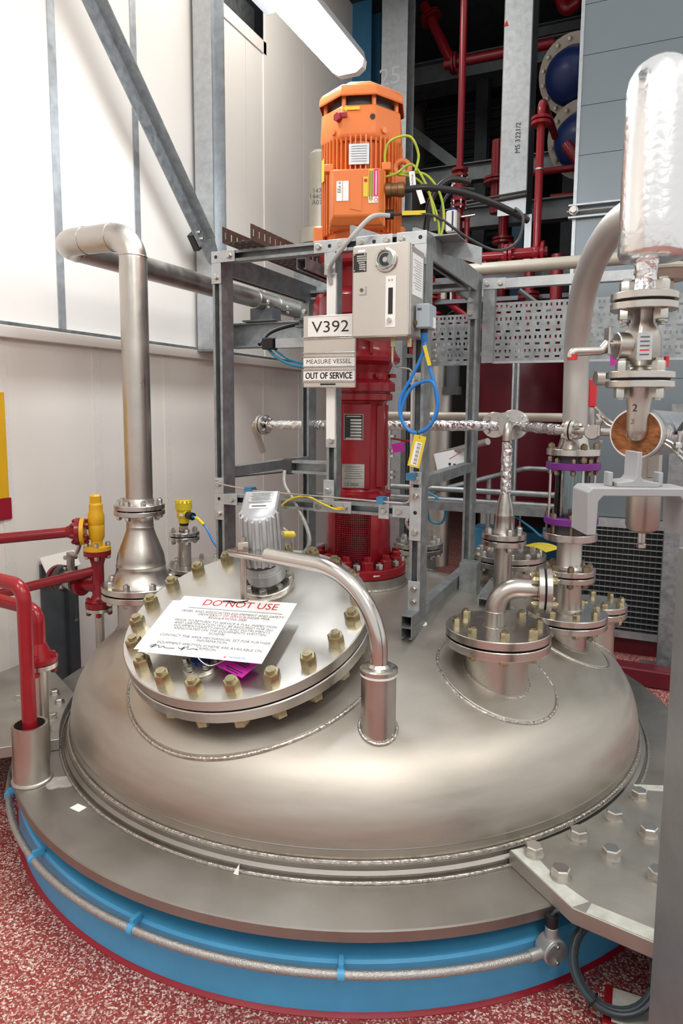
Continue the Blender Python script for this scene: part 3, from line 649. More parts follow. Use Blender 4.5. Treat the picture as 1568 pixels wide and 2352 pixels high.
# small washer and scraps
single('white_washer', MB().ring((.411, -.324, dz(.523) + .002), V((.2, -.15, 1)), .010, .019, 0, .003), 'white', 'small white washer lying loose on the dome', 'washer')
single('paper_scrap', MB().prism([(-.022, -.012), (.02, -.016), (.024, .012), (-.016, .016)], (-.46, -1.145, RZ + .001), X, Y, Z, 0, .003), 'white', 'small white scrap lying on the flange ring by the pot', 'scrap')
single('paper_scrap', MB().prism([(-.008, 0), (.008, 0), (.003, .026)], (.165, -1.20, RZ + .001), X, V((0, .5, .9)).normalized(), Y, 0, .003), 'white', 'tiny upright white scrap on the front of the flange ring', 'scrap')
# ---- manway lid with its bolts
lid = thing('manway_lid', 'round tilted manway lid bolted down with heavy brass coloured nuts', 'hatch', MC)
part('lid', MB().lathe(MJ, MN, [(0, .003), (MR - .003, .003), (MR, .006), (MR, .040), (MR - .003, .043), (0, .043)], 96), 'lid_steel', lid)
part('gasket', MB().lathe(MJ, MN, [(0, -.003), (MR * .93, -.003), (MR * .93, .003), (0, .003)], 64), 'gasket', lid)
bolts(lid, MJ, MN, .375, 20, stud_mesh(.045, .086, 'brass_zinc'), .10, h=.043)
part('lug_plate', MB().lathe(MC, MN, [(0, 0), (.05, 0), (.05, .012), (.03, .018), (0, .018)], 32), 'machined_steel', lid)
# small nozzle on the lid under the notice
SN = V((-.082, -.995, .731)); part('nozzle_stub', MB().lathe(SN - MN * .005, MN, [(0, 0), (.06, 0), (.062, .003), (.062, .02), (.05, .022), (0, .022)], 40), 'machined_steel', lid)
part('nozzle_plug', MB().lathe(SN + MN * .017, MN, [(0, 0), (.03, 0), (.03, .012), (0, .012)], 24), 'dark_blue', lid); bolts(lid, SN, MN, .048, 6, head_mesh(.018), .4, h=.018)
# ---- davit arm
u_ = (V((-.09, -.742, 0)) - DV); u_.normalize(); AZ = 1.036
dav = thing('davit_arm', 'bent polished steel davit arm swinging over the manway lid', 'davit', DV + Z * .74)
path = fillet([DV + Z * .745, DV + Z * AZ, DV + u_ * .44 + Z * AZ], .235, 22)
part('tube', MB().sweep(path, .0255, 28), 'polished_steel', dav)
E0 = DV + u_ * .44 + Z * AZ
b = MB(); sec = [(-.0255, 0), (-.0255 * .8, -.016), (-.012, -.0225), (.012, -.0225), (.0255 * .8, -.016), (.0255, 0), (.0255, .004), (-.0255, .004)]
b.prism(sec, E0, Z.cross(u_), Z, u_, -.01, .16); part('flat_end', b, 'polished_steel', dav)
part('collar', MB().lathe(DV + Z * .744, Z, [(.024, .002), (.054, .002), (.056, .006), (.056, .016), (.05, .02), (.034, .022), (.026, .03)], 40), 'machined_steel', dav)
part('seal_ring', MB().lathe(DV + Z * .740, Z, [(.02, 0), (.0545, 0), (.0545, .006), (.02, .006)], 40), 'white', dav)
SX = V((-.09, -.742, 0))
part('hanger_stud', MB().cyl(SX + Z * .83, SX + Z * 1.085, .0105, n=16), 'machined_steel', dav)
part('nut', MB().hexa(SX + Z * 1.042, Z, .034, .026), 'machined_steel', dav); part('washer', MB().cyl(SX + Z * 1.038, SX + Z * 1.042, .026, n=24), 'rusty_zinc', dav)
# ---- notice sheets
def sheet(name, label, c, ux, uy, w_, h, m='paper'):
    ux, uy = V(ux).normalized(), V(uy).normalized(); n_ = ux.cross(uy)
    t = thing(name, label, 'sign', c); part('sheet', MB().box(V(c) - n_ * .0006, (w_, h, .0012), ux, uy, n_), m, t)
    return t, ux, uy, n_
NC = V((-.074, -.9115, .826)); nux = V((.415, .04, .015)).normalized(); nuy = MN.cross(nux)
t, ux, uy, nn = sheet('warning_notice', 'white laminated DO NOT USE notice tied to the davit stud over the lid', NC, nux, nuy, .42, .297)
def nl(s, x, y, size, m='print_grey', sx=1.0, al='CENTER', shear=0): return lettering(s, size, m, t, NC + ux * x + uy * y + nn * .0006, ux, uy, align=al, sx=sx, shear=shear)
nl('DO NOT USE', .018, .118, .046, 'print_red'); part('rule', MB().box(NC + ux * .012 + uy * .086 + nn * .0004, (.34, .0018, .0004), ux, uy, nn), 'print_grey', t)
ly = .068
for s in ('VESSEL AND ASSOCIATED EQUIPEMENT AND SAFETY', None, 'REGULATIONS 2000.', '', 'PRIOR TO RETURN TO SERVICE A FULL INSPECTION', 'AND CERTIFICATION WILL BE REQUIRED FOR ALL', 'EQUIPMENT/SAFETY DEVICE AND INSTRUMENTS', 'ANNOTATED ON THE EQUIPMENTS WRITTEN', 'SCHEME.', '', 'CONTACT THE AREA MECHANICAL SET FOR FURTHER', 'INFORMATION', '', 'EQUIPMENT WRITTEN SCHEME ARE AVAILABLE ON', 'CRIMSON.'):
    if s is None: nl('DEVICES', -.075, ly, .0155); nl('OUT OF SERVICE', .008, ly, .0155, 'print_red'); nl('UNDER PSSR', .108, ly, .0155)
    elif s: nl(s, .01, ly, .0155)
    ly -= .0138 if s != '' else .009
nl('NOVARTIS', .125, -.135, .011, 'blue_cable'); part('logo_mark', MB().prism([(0, 0), (.006, 0), (.004, .009)], NC + ux * .082 - uy * .139 + nn * .0006, ux, uy, nn, 0, .0003), 'print_red', t)
sg = [(-.185, -.118), (-.165, -.108), (-.178, -.125), (-.155, -.112), (-.15, -.122), (-.135, -.114), (-.13, -.121), (-.095, -.119)]
part('signature', MB().sweep(spline([NC + ux * x + uy * y + nn * .001 for x, y in sg], 4), .0009, 4), 'print_black', t)
sg = [(-.085, -.112), (-.075, -.120), (-.065, -.108), (-.07, -.126), (-.055, -.105), (-.05, -.118), (-.03, -.114), (-.015, -.119)]
part('signature', MB().sweep(spline([NC + ux * x + uy * y + nn * .001 for x, y in sg], 4), .0009, 4), 'print_black', t)
part('cable_tie', MB().sweep(spline([NC + ux * x + uy * .128 + nn * z for x, z in ((-.05, .004), (-.02, .006), (.0, .003), (.02, .006), (.045, .012))], 5), .0022, 6), 'black', t)
for x in (-.012, .008): part('eyelet', MB().ring(NC + ux * x + uy * .128, nn, .002, .0045, 0, .004, 16), 'zinc', t)
t2, ux2, uy2, n2 = sheet('spare_sheet', 'second white sheet tucked beneath the DO NOT USE notice', NC - ux * .03 + uy * .004 - nn * .006, nux + nuy * .03, MN.cross((nux + nuy * .03).normalized()), .42, .26)
t, ux, uy, nn = sheet('magenta_tag', 'magenta inspection tag lying beside the small flange on the lid', V((.045, -.998, .752)), (V((.9, -.25, 0)) - MN * V((.9, -.25, 0)).dot(MN)), MN.cross((V((.9, -.25, 0)) - MN * V((.9, -.25, 0)).dot(MN)).normalized()), .115, .07, 'magenta')
for k, (x, wd) in enumerate(((.02, .05), (.012, .06), (.004, .055), (-.02, .07), (-.028, .05))): part('printed_line', MB().box(V((.045, -.998, .752)) + ux * .01 + uy * x + nn * .0006, (wd, .003, .0004), ux, uy, nn), 'print_black', t)
single('tag_string', MB().sweep(spline([SN + MN * .045 + X * .0, SN + MN * .05 + X * .03 - Y * .045, SN + MN * .03 + X * .07 - Y * .05, V((.0, -.985, .756))], 8), .0014, 6), 'white', 'white string holding the magenta tag on the lid', 'string')
# ---- cast grey instrument head on the lid
IN = MC + V((-.005, .145, .053)) - V((0, 0, 0)); IN = V((-.078, -.592, .879))
t = thing('level_transmitter', 'grey cast radar transmitter head with ribs standing on the lid', 'transmitter', IN)
part('flange', MB().lathe(IN, MN, [(0, .0), (.093, 0), (.095, .003), (.095, .022), (.092, .025), (0, .025)], 48), 'machined_steel', t); bolts(t, IN, MN, .078, 8, head_mesh(.022, 'stainless'), .3, h=.025)
a_ = MN; iu = (X - a_ * X.dot(a_)).normalized(); iv = a_.cross(iu)
part('neck', MB().lathe(IN + a_ * .025, a_, [(0, 0), (.045, 0), (.045, .012), (.068, .016), (.070, .055), (.068, .058), (.070, .061), (.070, .085), (0, .085)], 40), 'grey_cast', t)
HU = (Z * .9 + a_ * .4).normalized(); hx = V((.93, .36, 0)); hx = (hx - HU * hx.dot(HU)).normalized(); hy = HU.cross(hx); HB = IN + a_ * .11
b = MB(); ol = []
for i in range(17):
    th = PI + PI * i / 16; ol.append((.066 * math.cos(th), -.03 + .06 * math.sin(th)))
ol += [(.066, .07), (-.066, .07)]
# slanted top: front low, back high
k = len(ol); vs = [HB + hx * x * .93 + hy * y * .93 for x, y in ol] + [HB + hx * x + hy * y + HU * .05 for x, y in ol] + [HB + hx * x * .95 + hy * y * .97 + HU * (.165 + (y + .09) * .42) for x, y in ol] + [HB + hx * x * .84 + hy * (y * .86) + HU * (.172 + (y * .86 + .09) * .42) for x, y in ol]
fs = [tuple(range(k - 1, -1, -1)), tuple(range(3 * k, 4 * k))] + [(r * k + i, r * k + (i + 1) % k, r * k + k + (i + 1) % k, r * k + k + i) for r in range(3) for i in range(k)]
b.add(vs, fs); part('housing', b, 'grey_cast', t, ang=40)
for i in range(1, 16, 2):
    th = PI + PI * i / 16; x, y = .066 * math.cos(th), -.03 + .06 * math.sin(th); rd = (hx * math.cos(th) + hy * math.sin(th))
    part('rib', MB().sweep([HB + hx * x * .95 + hy * y * .95, HB + hx * x + hy * y + HU * .05 + rd * .002, HB + hx * x * .97 + hy * y * .98 + HU * (.16 + (y + .09) * .42) + rd * .002, HB + hx * x * .86 + hy * y * .86 + HU * (.168 + (y + .09) * .40)], .0062, 8), 'grey_cast', t)
sl = (hy + HU * .42).normalized(); sn = hx.cross(sl); PC = HB + hy * .01 + HU * (.172 + .1 * .42)
part('nameplate', MB().box(PC + sl * .02 + sn * .001, (.082, .058, .0016), hx, sl, sn), 'zinc', t); part('tag_plate', MB().box(PC - sl * .034 + sn * .001, (.066, .024, .002), hx, sl, sn), 'white', t)
for k in range(6): part('printed_line', MB().box(PC + sl * (.04 - k * .008) + sn * .0021, (.06 if k % 2 else .07, .0022, .0003), hx, sl, sn), 'print_grey', t)
part('printed_line', MB().box(PC - sl * .034 + sn * .0022, (.05, .008, .0003), hx, sl, sn), 'print_grey', t); part('side_clip', MB().box(HB + hx * .072 + HU * .06 + hy * .0, (.006, .04, .075), hx, hy, HU), 'galvanised_light', t)
part('gland', MB().cyl(HB + hx * .06 + HU * .08 + hy * .05, HB + hx * .105 + HU * .075 + hy * .06, .012), 'yellow', t)
GL = HB + hx * .105 + HU * .075 + hy * .06
# ---- vent pipe with reducer
VP = V((-.875, -.335, 0)); vr = .0575
vp = thing('vent_pipe', 'wide steel vent pipe rising from a cone reducer and turning along the wall', 'pipe', VP + Z * .70)
flange_pair(vp, VP + Z * .715, Z, .172, .026, .10, 8, .026, .25, names=('flange', 'flange'))
part('reducer', MB().lathe(VP, Z, [(.14, .744), (.125, .755), (.108, .80), (.104, .82), (.106, .822), (.106, .828), (.104, .83), (.103, .85), (.098, .875), (.085, .91), (.068, .955), (.060, .98), (.0575, .995), (.0595, .998), (.0575, 1.002), (.0575, 1.03), (.066, 1.045)], 48), 'pipe_steel', vp, ang=60)
flange_pair(vp, VP + Z * 1.072, Z, .108, .02, .06, 8, .022, .1)
PTS = [VP + Z * 1.09, VP + Z * 2.235, V((-1.20, -.335, 2.235)), V((-1.20, 1.9, 2.235))]
pts = [VP + Z * 1.09, VP + Z * 2.228, V((-1.285, -.335, 2.228)), V((-1.285, 2.6, 2.228))]
part('pipe', MB().sweep(fillet(pts, .105, 14), vr, 36), 'pipe_steel', vp, ang=60)
for c, ax in ((VP + Z * 2.14, Z), (V((-.98, -.335, 2.228)), X), (V((-1.13, -.335, 2.228)), X), (V((-1.285, -.23, 2.228)), Y)): part('weld_bead', MB().torus(c, ax, vr + .0005, .002, 40, 6), 'weld', vp)
part('neck_collar', MB().lathe(VP + Z * 1.09, Z, [(.078, 0), (.066, .012), (vr, .03)], 40), 'pipe_steel', vp)
t = thing('pipe_saddle', 'steel pipe saddle with two band clamps on the horizontal beam', 'clamp', (-1.285, 1.43, 2.09))
part('foot', MB().bb(-1.41, -1.16, 1.36, 1.56, 2.0885, 2.098), 'dim_steel', t); part('web', MB().bb(-1.37, -1.20, 1.40, 1.52, 2.098, 2.18), 'dim_steel', t)
for y in (1.33, 1.60):
    part('band', MB().ring((-1.285, y, 2.228), Y, vr + .0, vr + .005, -.02, .02), 'zinc', t); part('ear', MB().bb(-1.23, -1.17, y - .02, y + .02, 2.185, 2.191), 'zinc', t); inst('bolt', stud_mesh(.02, .02), t, (-1.19, y, 2.20))
# ---- yellow level sensor and blind flanges left rear
YX, YY = -.83, .05
t = thing('rear_nozzle_cover', 'wide bolted blind flange on the rear left of the dome', 'flange', (YX, YY, .70)); flange_pair(t, (YX, YY, .725), Z, .165, .022, .11, 12, .022, .1, blind=True)
SX_, SY_ = -.905, .015
t = thing('yellow_sensor', 'yellow level sensor head on a small flanged stub behind the cone reducer', 'sensor', (SX_, SY_, .745))
part('stub', MB().cyl((SX_, SY_, .745), (SX_, SY_, .87), .032, n=28), 'pipe_steel', t); flange_pair(t, (SX_, SY_, .892), Z, .073, .018, .03, 4, .020, .9)
part('thread', MB().hexa((SX_, SY_, .913), Z, .036, .03), 'machined_steel', t); part('seal', MB().cyl((SX_, SY_, .943), (SX_, SY_, .958), .022), 'black', t)
part('head', MB().lathe((SX_, SY_, .955), Z, [(0, 0), (.026, 0), (.026, .022), (.034, .03), (.034, .062), (.040, .066), (.040, .10), (.034, .106), (0, .106)], 32).cyl((SX_, SY_, 1.0), (SX_ + .04, SY_ - .02, .998), .02), 'yellow', t)
b = MB()
for i in range(12): b.box((SX_ + .037 * math.cos(i * PI / 6), SY_ + .037 * math.sin(i * PI / 6), 1.063), (.008, .008, .008))
part('cap_lug', b, 'yellow', t); part('gland', MB().cyl((SX_ + .04, SY_ - .02, .998), (SX_ + .078, SY_ - .035, .996), .019), 'black', t); part('rating_label', MB().box((SX_ + .012, SY_ - .036, 1.0), (.02, .002, .012)), 'white', t)
single('sensor_cable', MB().sweep(spline([(SX_ + .075, SY_ - .035, .996), (-.79, -.03, .99), (-.73, -.05, .955), (-.68, -.07, .90), (-.62, -.08, .84)], 8), .005, 8), 'blue_cable', 'blue cable arching away from the yellow sensor', 'cable')
single('cable_marker', MB().sweep(spline([(-.805, -.026, .992), (-.785, -.032, .988), (-.745, -.046, .966)], 6), .008, 8), 'yellow', 'yellow marker sleeve on the yellow sensor cable', 'tag')
t = thing('rear_stub_flange', 'small bolted flange pair behind the left frame post', 'flange', (-.80, .30, .73)); part('stub', MB().cyl((-.80, .30, .55), (-.80, .30, .73), .06, n=28), 'pipe_steel', t); flange_pair(t, (-.80, .30, .75), Z, .10, .02, .05, 8, .022)
# ================================================================== AGITATOR STEEL FRAME
fr = thing('strut_tower', 'bolted galvanised strut frame standing around the red agitator', 'frame', (0, 0, .8))
XL, XR, YF, YB, ZT, ZL = -.42, .40, -.35, .40, 2.09, 1.152
PZ = .80
for x, y in ((XL, YF), (XR, YF), (XL, YB), (XR, YB + .02)): part('post', strut(MB(), (x, y, PZ), (x, y, 2.111), -Y, double=True), 'galvanised', fr)
part('front_rail', strut(MB(), (XL + .022, YF - .0205, ZT), (XR - .022, YF - .0205, ZT), -Y), 'galvanised', fr); part('front_rail', strut(MB(), (XL + .022, YF - .0205, ZL), (XR - .022, YF - .0205, ZL), -Y), 'galvanised', fr)
part('middle_post', strut(MB(), (.063, YF - .0, ZL + .022), (.063, YF - .0, ZT - .022), -Y), 'galvanised', fr)
for x in (XL, XR):
    part('side_rail', strut(MB(), (x, YF + .042, 2.07), (x, YB - .042, 2.07), Z, double=True), 'galvanised', fr); part('side_rail', strut(MB(), (x, YF + .042, 1.255), (x, YB - .042, 1.255), -Z), 'galvanised', fr)
    for k, z in enumerate((.779, .737)): part('foot_channel', strut(MB(), (x, -.47, z), (x, .56, z), -Y if False else -Z), 'galvanised', fr)
part('back_rail', strut(MB(), (XL + .02, YB, 2.06), (XR - .02, YB, 2.06), -Y), 'galvanised', fr); part('back_rail', strut(MB(), (XL + .02, YB + .05, 1.06), (.74, YB + .05, 1.06), -Z), 'galvanised', fr)
part('side_rail', strut(MB(), (-.10, YB, 2.06), (-.10, YF + .05, 2.06), -Z), 'galvanised', fr)
BY = YF - .0415
def bracket(cells, blts, holes=(), y=BY):
    b = MB()
    for x0, x1, z0, z1 in cells: b.bb(x0, x1, y - .0045, y, z0, z1)
    part('bracket', b, 'galvanised_light', fr, bevel=.0012)
    for x, z in blts: inst('bolt', head_mesh(.019, 'zinc'), fr, (x, y - .0045, z), -Y, random.random())
    for x, z in holes: part('bolt_hole', MB().cyl((x, y - .005, z), (x, y - .0046, z), .007, n=14), 'black', fr)
h = .0215
bracket([(XL - h, XL + .085, ZT - h, ZT + h), (XL - h, XL + h, ZT - .10, ZT - h)], [(XL + .06, ZT), (XL, ZT - .075)], [(XL, ZT)])
bracket([(.0, .13, ZT - h, ZT + h), (.042, .085, ZT - .10, ZT - h)], [(.02, ZT), (.108, ZT), (.063, ZT - .075)], [(.063, ZT)])
bracket([(.165, .30, ZT - h, ZT + h), (.21, .255, ZT - .06, ZT - h)], [(.185, ZT), (.28, ZT)], [(.233, ZT)])
bracket([(.315, XR + h, ZT - h, ZT + h), (XR - h, XR + h, ZT - .09, ZT - h)], [(.335, ZT), (XR, ZT - .06)], [(XR, ZT)])
bracket([(XL - h, XL + .085, ZL - h, ZL + h), (XL - h, XL + h, ZL + h, ZL + .085), (XL - h, XL + h, ZL - .085, ZL - h)], [(XL + .06, ZL), (XL, ZL + .06), (XL, ZL - .06)], [(XL, ZL)])
bracket([(.0, .155, ZL - h, ZL + h), (.042, .085, ZL + h, ZL + .10)], [(.022, ZL), (.13, ZL), (.063, ZL + .06)], [(.075, ZL)])
bracket([(XR - .085, XR - h, ZL - h, ZL + h), (XR - h, XR + h, ZL - .10, ZL + .09)], [(XR - .06, ZL), (XR, ZL + .06), (XR, ZL - .07)], [(XR, ZL)])
bracket([(XR - h, XR + h, PZ - .005, PZ + .105)], [(XR, PZ + .03), (XR, PZ + .078)]); bracket([(XL - h, XL + h, PZ - .005, PZ + .105)], [(XL, PZ + .03), (XL, PZ + .078)])
bracket([(-.28, -.24, ZL - .02, ZL + .055)], [(-.26, ZL)]); bracket([(.262, .302, ZL - .03, ZL + .05)], [(.282, ZL)]); bracket([(XR - h, XR + .02, ZL + .10, ZL + .145)], [(XR, ZL + .12)], y=BY); bracket([(XR - .03, XR + .01, 1.60, 1.64)], [(XR - .01, 1.62)])
bracket([(.042, .085, 1.37, 1.42)], [(.063, 1.395)], y=-.372)
for z in (1.99, 1.935): inst('bolt', head_mesh(.019), fr, (XR - .01, YB - .025, z), -Y)
part('back_bracket', MB().bb(XR - .025, XR + .018, YB - .028, YB - .022, 1.91, 2.03), 'galvanised', fr); part('back_bracket', MB().bb(XL - .02, XL + .022, YB - .046, YB - .042, 1.88, 2.02), 'galvanised', fr)
for z in (1.98, 1.92): inst('bolt', head_mesh(.019), fr, (XL, YB - .046, z), -Y)
# arm with black cap carrying the flexible conduit, and small left arm
part('side_arm', strut(MB(), (.045, YF + .02, 1.29), (-.12, YF + .02, 1.29), -Y, w_=.05), 'galvanised', fr); part('arm_cap', MB().cham((-.135, YF + .02, 1.29), (.04, .05, .06), .004), 'dark_grey', fr)
part('cable_arm', strut(MB(), (-.40, .05, 1.80), (-.02, .05, 1.80), -Z), 'galvanised_light', fr); part('arm_cap', MB().cham((-.44, .05, 1.80), (.06, .05, .05), .004), 'black', fr)
part('cable_arm', strut(MB(), (-.36, .16, 1.90), (-.02, .16, 1.90), -Y), 'dim_steel', fr)
# diagonal foot on the right
part('foot_block', MB().bb(.425, .50, .16, .24, .70, .86), 'galvanised', fr); part('foot_strut', MB().prism([(-.02, -.02), (.02, -.02), (.02, .02), (-.02, .02)], (.50, .12, .67), V((.8, 0, -.5)).normalized(), Y, V((.5, 0, .8)).normalized(), 0, .16), 'galvanised', fr); part('foot_strut', strut(MB(), (.56, .02, .735), (.56, .14, .735), X), 'galvanised', fr)
single('trunking_cover', MB().bb(.045, .081, -.382, -.370, 1.40, 2.0), 'white', 'long white plastic trunking strip on the middle frame post', 'trunking', bevel=.002)
# ---- perforated plates
def perf(x0, x1, z0, z1, y, nx, rows, thick=.002):
    # grid plate with real slots; rows: list of (z fraction, slot height, slots per pitch as (offset,width))
    xs = {x0, x1}; px_ = (x1 - x0) / nx
    zs_ = {z0, z1}; holes = []
    for zf, hh, sl in rows:
        zc = z0 + zf * (z1 - z0); zs_ |= {zc - hh / 2, zc + hh / 2}
        for i in range(nx):
            for off, wd in sl:
                a = x0 + (i + off) * px_; holes.append((a - wd / 2, a + wd / 2, zc - hh / 2, zc + hh / 2)); xs |= {a - wd / 2, a + wd / 2}
    xs = sorted(xs); zs_ = sorted(zs_); b = MB(); nxv = len(xs)
    vs = [(x, y, z) for z in zs_ for x in xs]; fs = []
    for j in range(len(zs_) - 1):
        zm = (zs_[j] + zs_[j + 1]) / 2; hr = [q for q in holes if q[2] < zm < q[3]]
        i = 0
        while i < nxv - 1:
            xm = (xs[i] + xs[i + 1]) / 2
            if not any(q[0] < xm < q[1] for q in hr): fs.append((j * nxv + i, j * nxv + i + 1, (j + 1) * nxv + i + 1, (j + 1) * nxv + i))
            i += 1
    return b.add(vs, fs)
ROWS = [(.07, .008, [(.5, .02)]), (.17, .014, [(.3, .008), (.75, .008)]), (.29, .009, [(.5, .02)]), (.40, .014, [(.3, .008), (.75, .008)]), (.51, .009, [(.5, .02)]), (.62, .013, [(.5, .010)]), (.72, .014, [(.3, .008), (.75, .008)]), (.83, .009, [(.5, .02)]), (.93, .013, [(.3, .008), (.75, .008)])]
ct = thing('perforated_tray', 'galvanised perforated cable tray panel on a strut frame beside the frame', 'cable tray', (.9, .43, 1.72))
o = part('panel', perf(.48, 1.42, 1.728, 1.985, .445, 22, ROWS), 'galvanised', ct, ang=0); sd = o.modifiers.new('thickness', 'SOLIDIFY'); sd.thickness = .002
part('edge_lip', MB().bb(.48, 1.42, .43, .447, 1.718, 1.728), 'galvanised_light', ct)
part('end_post', strut(MB(), (.462, .43, 1.72), (.462, .43, 2.09), Y, w_=.052), 'galvanised', ct); part('top_rail', strut(MB(), (.52, .43, 2.063), (1.45, .43, 2.063), Y), 'galvanised_light', ct)
part('bracket', MB().bb(.434, .535, .405, .409, 2.04, 2.086), 'galvanised_light', ct)
for x in (.455, .512): inst('bolt', head_mesh(.019), ct, (x, .405, 2.063), -Y)
for x, z in ((.86, 1.95), (.86, 1.85)): inst('bolt', head_mesh(.014), ct, (x, .444, z), -Y)
part('back_strut', MB().cyl((.56, .6, 2.06), (.70, .62, 1.95), .012, n=8), 'dim_steel', ct)
tb = thing('perforated_tray', 'grey perforated panel seen between the frame posts behind the blue cable', 'cable tray', (.15, .8, 1.74))
o = part('panel', perf(.0, .33, 1.745, 1.99, .80, 8, ROWS), 'galvanised', tb, ang=0); sd = o.modifiers.new('thickness', 'SOLIDIFY'); sd.thickness = .002
part('edge_lip', MB().bb(.0, .33, .785, .802, 1.735, 1.745), 'galvanised', tb); part('hanger', MB().bb(.0, .02, .80, .84, 1.74, 2.06).bb(.31, .33, .80, .84, 1.74, 2.06), 'galvanised', tb); part('arm', MB().bb(.0, .02, .42, .80, 2.03, 2.06).bb(.31, .33, .42, .80, 2.03, 2.06), 'galvanised', tb)
# brown slotted tray in the upper left of the frame
bt = thing('slotted_tray', 'dark slotted cable tray running through the top of the frame', 'cable tray', (-.26, .2, 2.112))
def yperf(x, y0, y1, z0, z1):
    b = MB(); n = int((y1 - y0) / .04); zm0, zm1 = z0 + (z1 - z0) * .3, z0 + (z1 - z0) * .72; cuts = [y0]
    for i in range(n): cuts += [y0 + (i + .4) * .04, y0 + (i + .6) * .04]
    cuts.append(y1)
    for k, (a, c) in enumerate(zip(cuts[:-1], cuts[1:])):
        if k % 2 == 0: b.add([(x, a, z0), (x, c, z0), (x, c, z1), (x, a, z1)], [(0, 1, 2, 3)])
        else: b.add([(x, a, z0), (x, c, z0), (x, c, zm0), (x, a, zm0)], [(0, 1, 2, 3)]); b.add([(x, a, zm1), (x, c, zm1), (x, c, z1), (x, a, z1)], [(0, 1, 2, 3)])
    return b
mat('rusted_tray', (.14, .11, .10), .6, .5, .35, 20)
for x in (-.325, -.205):
    o = part('side_wall', yperf(x, -.49, .75, 2.114, 2.172), 'rusted_tray', bt, ang=0); sd = o.modifiers.new('thickness', 'SOLIDIFY'); sd.thickness = .002
b = perf(0, 1.24, 0, .116, 0, 31, [(.25, .016, [(.5, .009)]), (.5, .016, [(.0 + .5, .009)]), (.75, .016, [(.5, .009)])]); b.v = [V((-.323 + p.z, -.49 + p.x, 2.114)) for p in b.v]
o = part('base', b, 'rusted_tray', bt, ang=0); sd = o.modifiers.new('thickness', 'SOLIDIFY'); sd.thickness = .002
# tray end on the right by the motor
t = thing('slotted_tray', 'short grey slotted tray end propped beside the foot of the motor', 'cable tray', (.2, -.25, 2.112))
part('side_wall', MB().prism([(0, 0), (.24, -.09), (.24, -.03), (.012, .062), (0, .062)], (.10, -.30, 2.118), X, Z, Y, 0, .003), 'galvanised', t); part('side_wall', MB().prism([(0, 0), (.26, -.09), (.26, -.03), (.012, .062), (0, .062)], (.30, -.18, 2.118), X, Z, Y, 0, .003), 'galvanised', t); part('base', MB().bb(.12, .5, -.298, -.182, 2.112, 2.116), 'galvanised', t)
# ================================================================== AGITATOR
AX, AY = .02, 0
ag = thing('agitator_drive', 'red agitator drive column with lantern and mesh guard inside the frame', 'agitator', (AX, AY, .82)); A0 = V((AX, AY, 0))
F = V((math.cos(math.radians(-73)), math.sin(math.radians(-73)), 0)); Sd = Z.cross(F)   # Sd points to the viewer's right
part('base_flange', MB().lathe(A0, Z, [(.1, .822), (.202, .822), (.205, .826), (.205, .858), (.202, .861), (.1, .861)], 72), 'red_paint', ag)
part('gasket', MB().lathe(A0, Z, [(.1, .819), (.198, .819), (.198, .823), (.1, .823)], 64), 'gasket', ag)
lug = MB().lathe((0, 0, 0), Z, [(0, 0), (.026, 0), (.026, .034), (.022, .038), (0, .038)], 8).mesh('lug', 'red_paint')
for i in range(12):
    a = 2 * PI * i / 12 + .1; p = A0 + V((math.cos(a), math.sin(a), 0)) * .168 + Z * .858
    inst('lug', lug, ag, p); inst('bolt', head_mesh(.03, 'red_paint', False), ag, p + Z * .036)
    a += PI / 12; inst('bolt', stud_mesh(.028, .03, 'zinc'), ag, A0 + V((math.cos(a), math.sin(a), 0)) * .182 + Z * .863)
# lantern: shell with an open window towards the viewer
fa = math.atan2(F.y, F.x) - .10; half = math.radians(33)
part('lantern', MB().lathe(A0, Z, [(.128, .86), (.138, .875), (.138, 1.13), (.128, 1.15), (.12, 1.15), (.12, .86)], 60, u=V((math.cos(fa), math.sin(fa), 0)), a0=half, a1=2 * PI - half), 'red_paint', ag)
part('shaft', MB().cyl(A0 + Z * .82, A0 + Z * 1.2, .035).cyl(A0 + Z * .86, A0 + Z * .98, .075).cyl(A0 + Z * 1.03, A0 + Z * 1.07, .06), 'dark_steel', ag)  # shaft coloured dark to stand in for shade inside the lantern
bv, bh = MB(), MB()
for i in range(21):
    a = fa - half + 2 * half * i / 20; d = V((math.cos(a), math.sin(a), 0)); bv.box(A0 + d * .1375 + Z * 1.0, (.0022, .0024, .262), d, Z.cross(d), Z)
for j in range(29):
    z = .872 + j * .0091; bh.lathe(A0, Z, [(.1365, z), (.139, z), (.139, z + .0022), (.1365, z + .0022), (.1365, z)], 14, u=V((math.cos(fa), math.sin(fa), 0)), a0=-half, a1=half)
mg = part('mesh_guard', bv, 'red_paint', ag); mw_ = part('mesh_wire', bh, 'red_paint', mg); mw_['kind'] = 'stuff'; mg['kind'] = 'stuff'
part('bell', MB().lathe(A0, Z, [(.128, 1.14), (.138, 1.15), (.138, 1.165), (.118, 1.175), (.112, 1.19), (.112, 1.53), (.118, 1.545), (.138, 1.55), (.138, 1.575), (.128, 1.578), (.128, 1.583), (.148, 1.585), (.148, 1.617), (.144, 1.622), (.125, 1.635), (.122, 1.66), (.135, 1.69), (.165, 1.705), (.168, 1.72), (.155, 1.74), (.145, 1.76), (.145, 1.86), (.16, 1.88), (.172, 1.89), (.172, 1.96), (.15, 1.985), (.118, 2.0), (.118, 2.09), (.13, 2.10)], 64), 'red_paint', ag, ang=30)
fr_ = A0 + F * .1115
for s in (-1, 1): part('rib', MB().box(A0 + F * .07 + Sd * s * .092 + Z * 1.36, (.03, .024, .34), Sd, F, Z), 'red_paint', ag, bevel=.004)
part('cast_pad', MB().box(A0 + F * .1 + Z * 1.36, (.115, .03, .35), Sd, F, Z), 'red_paint', ag, bevel=.004)
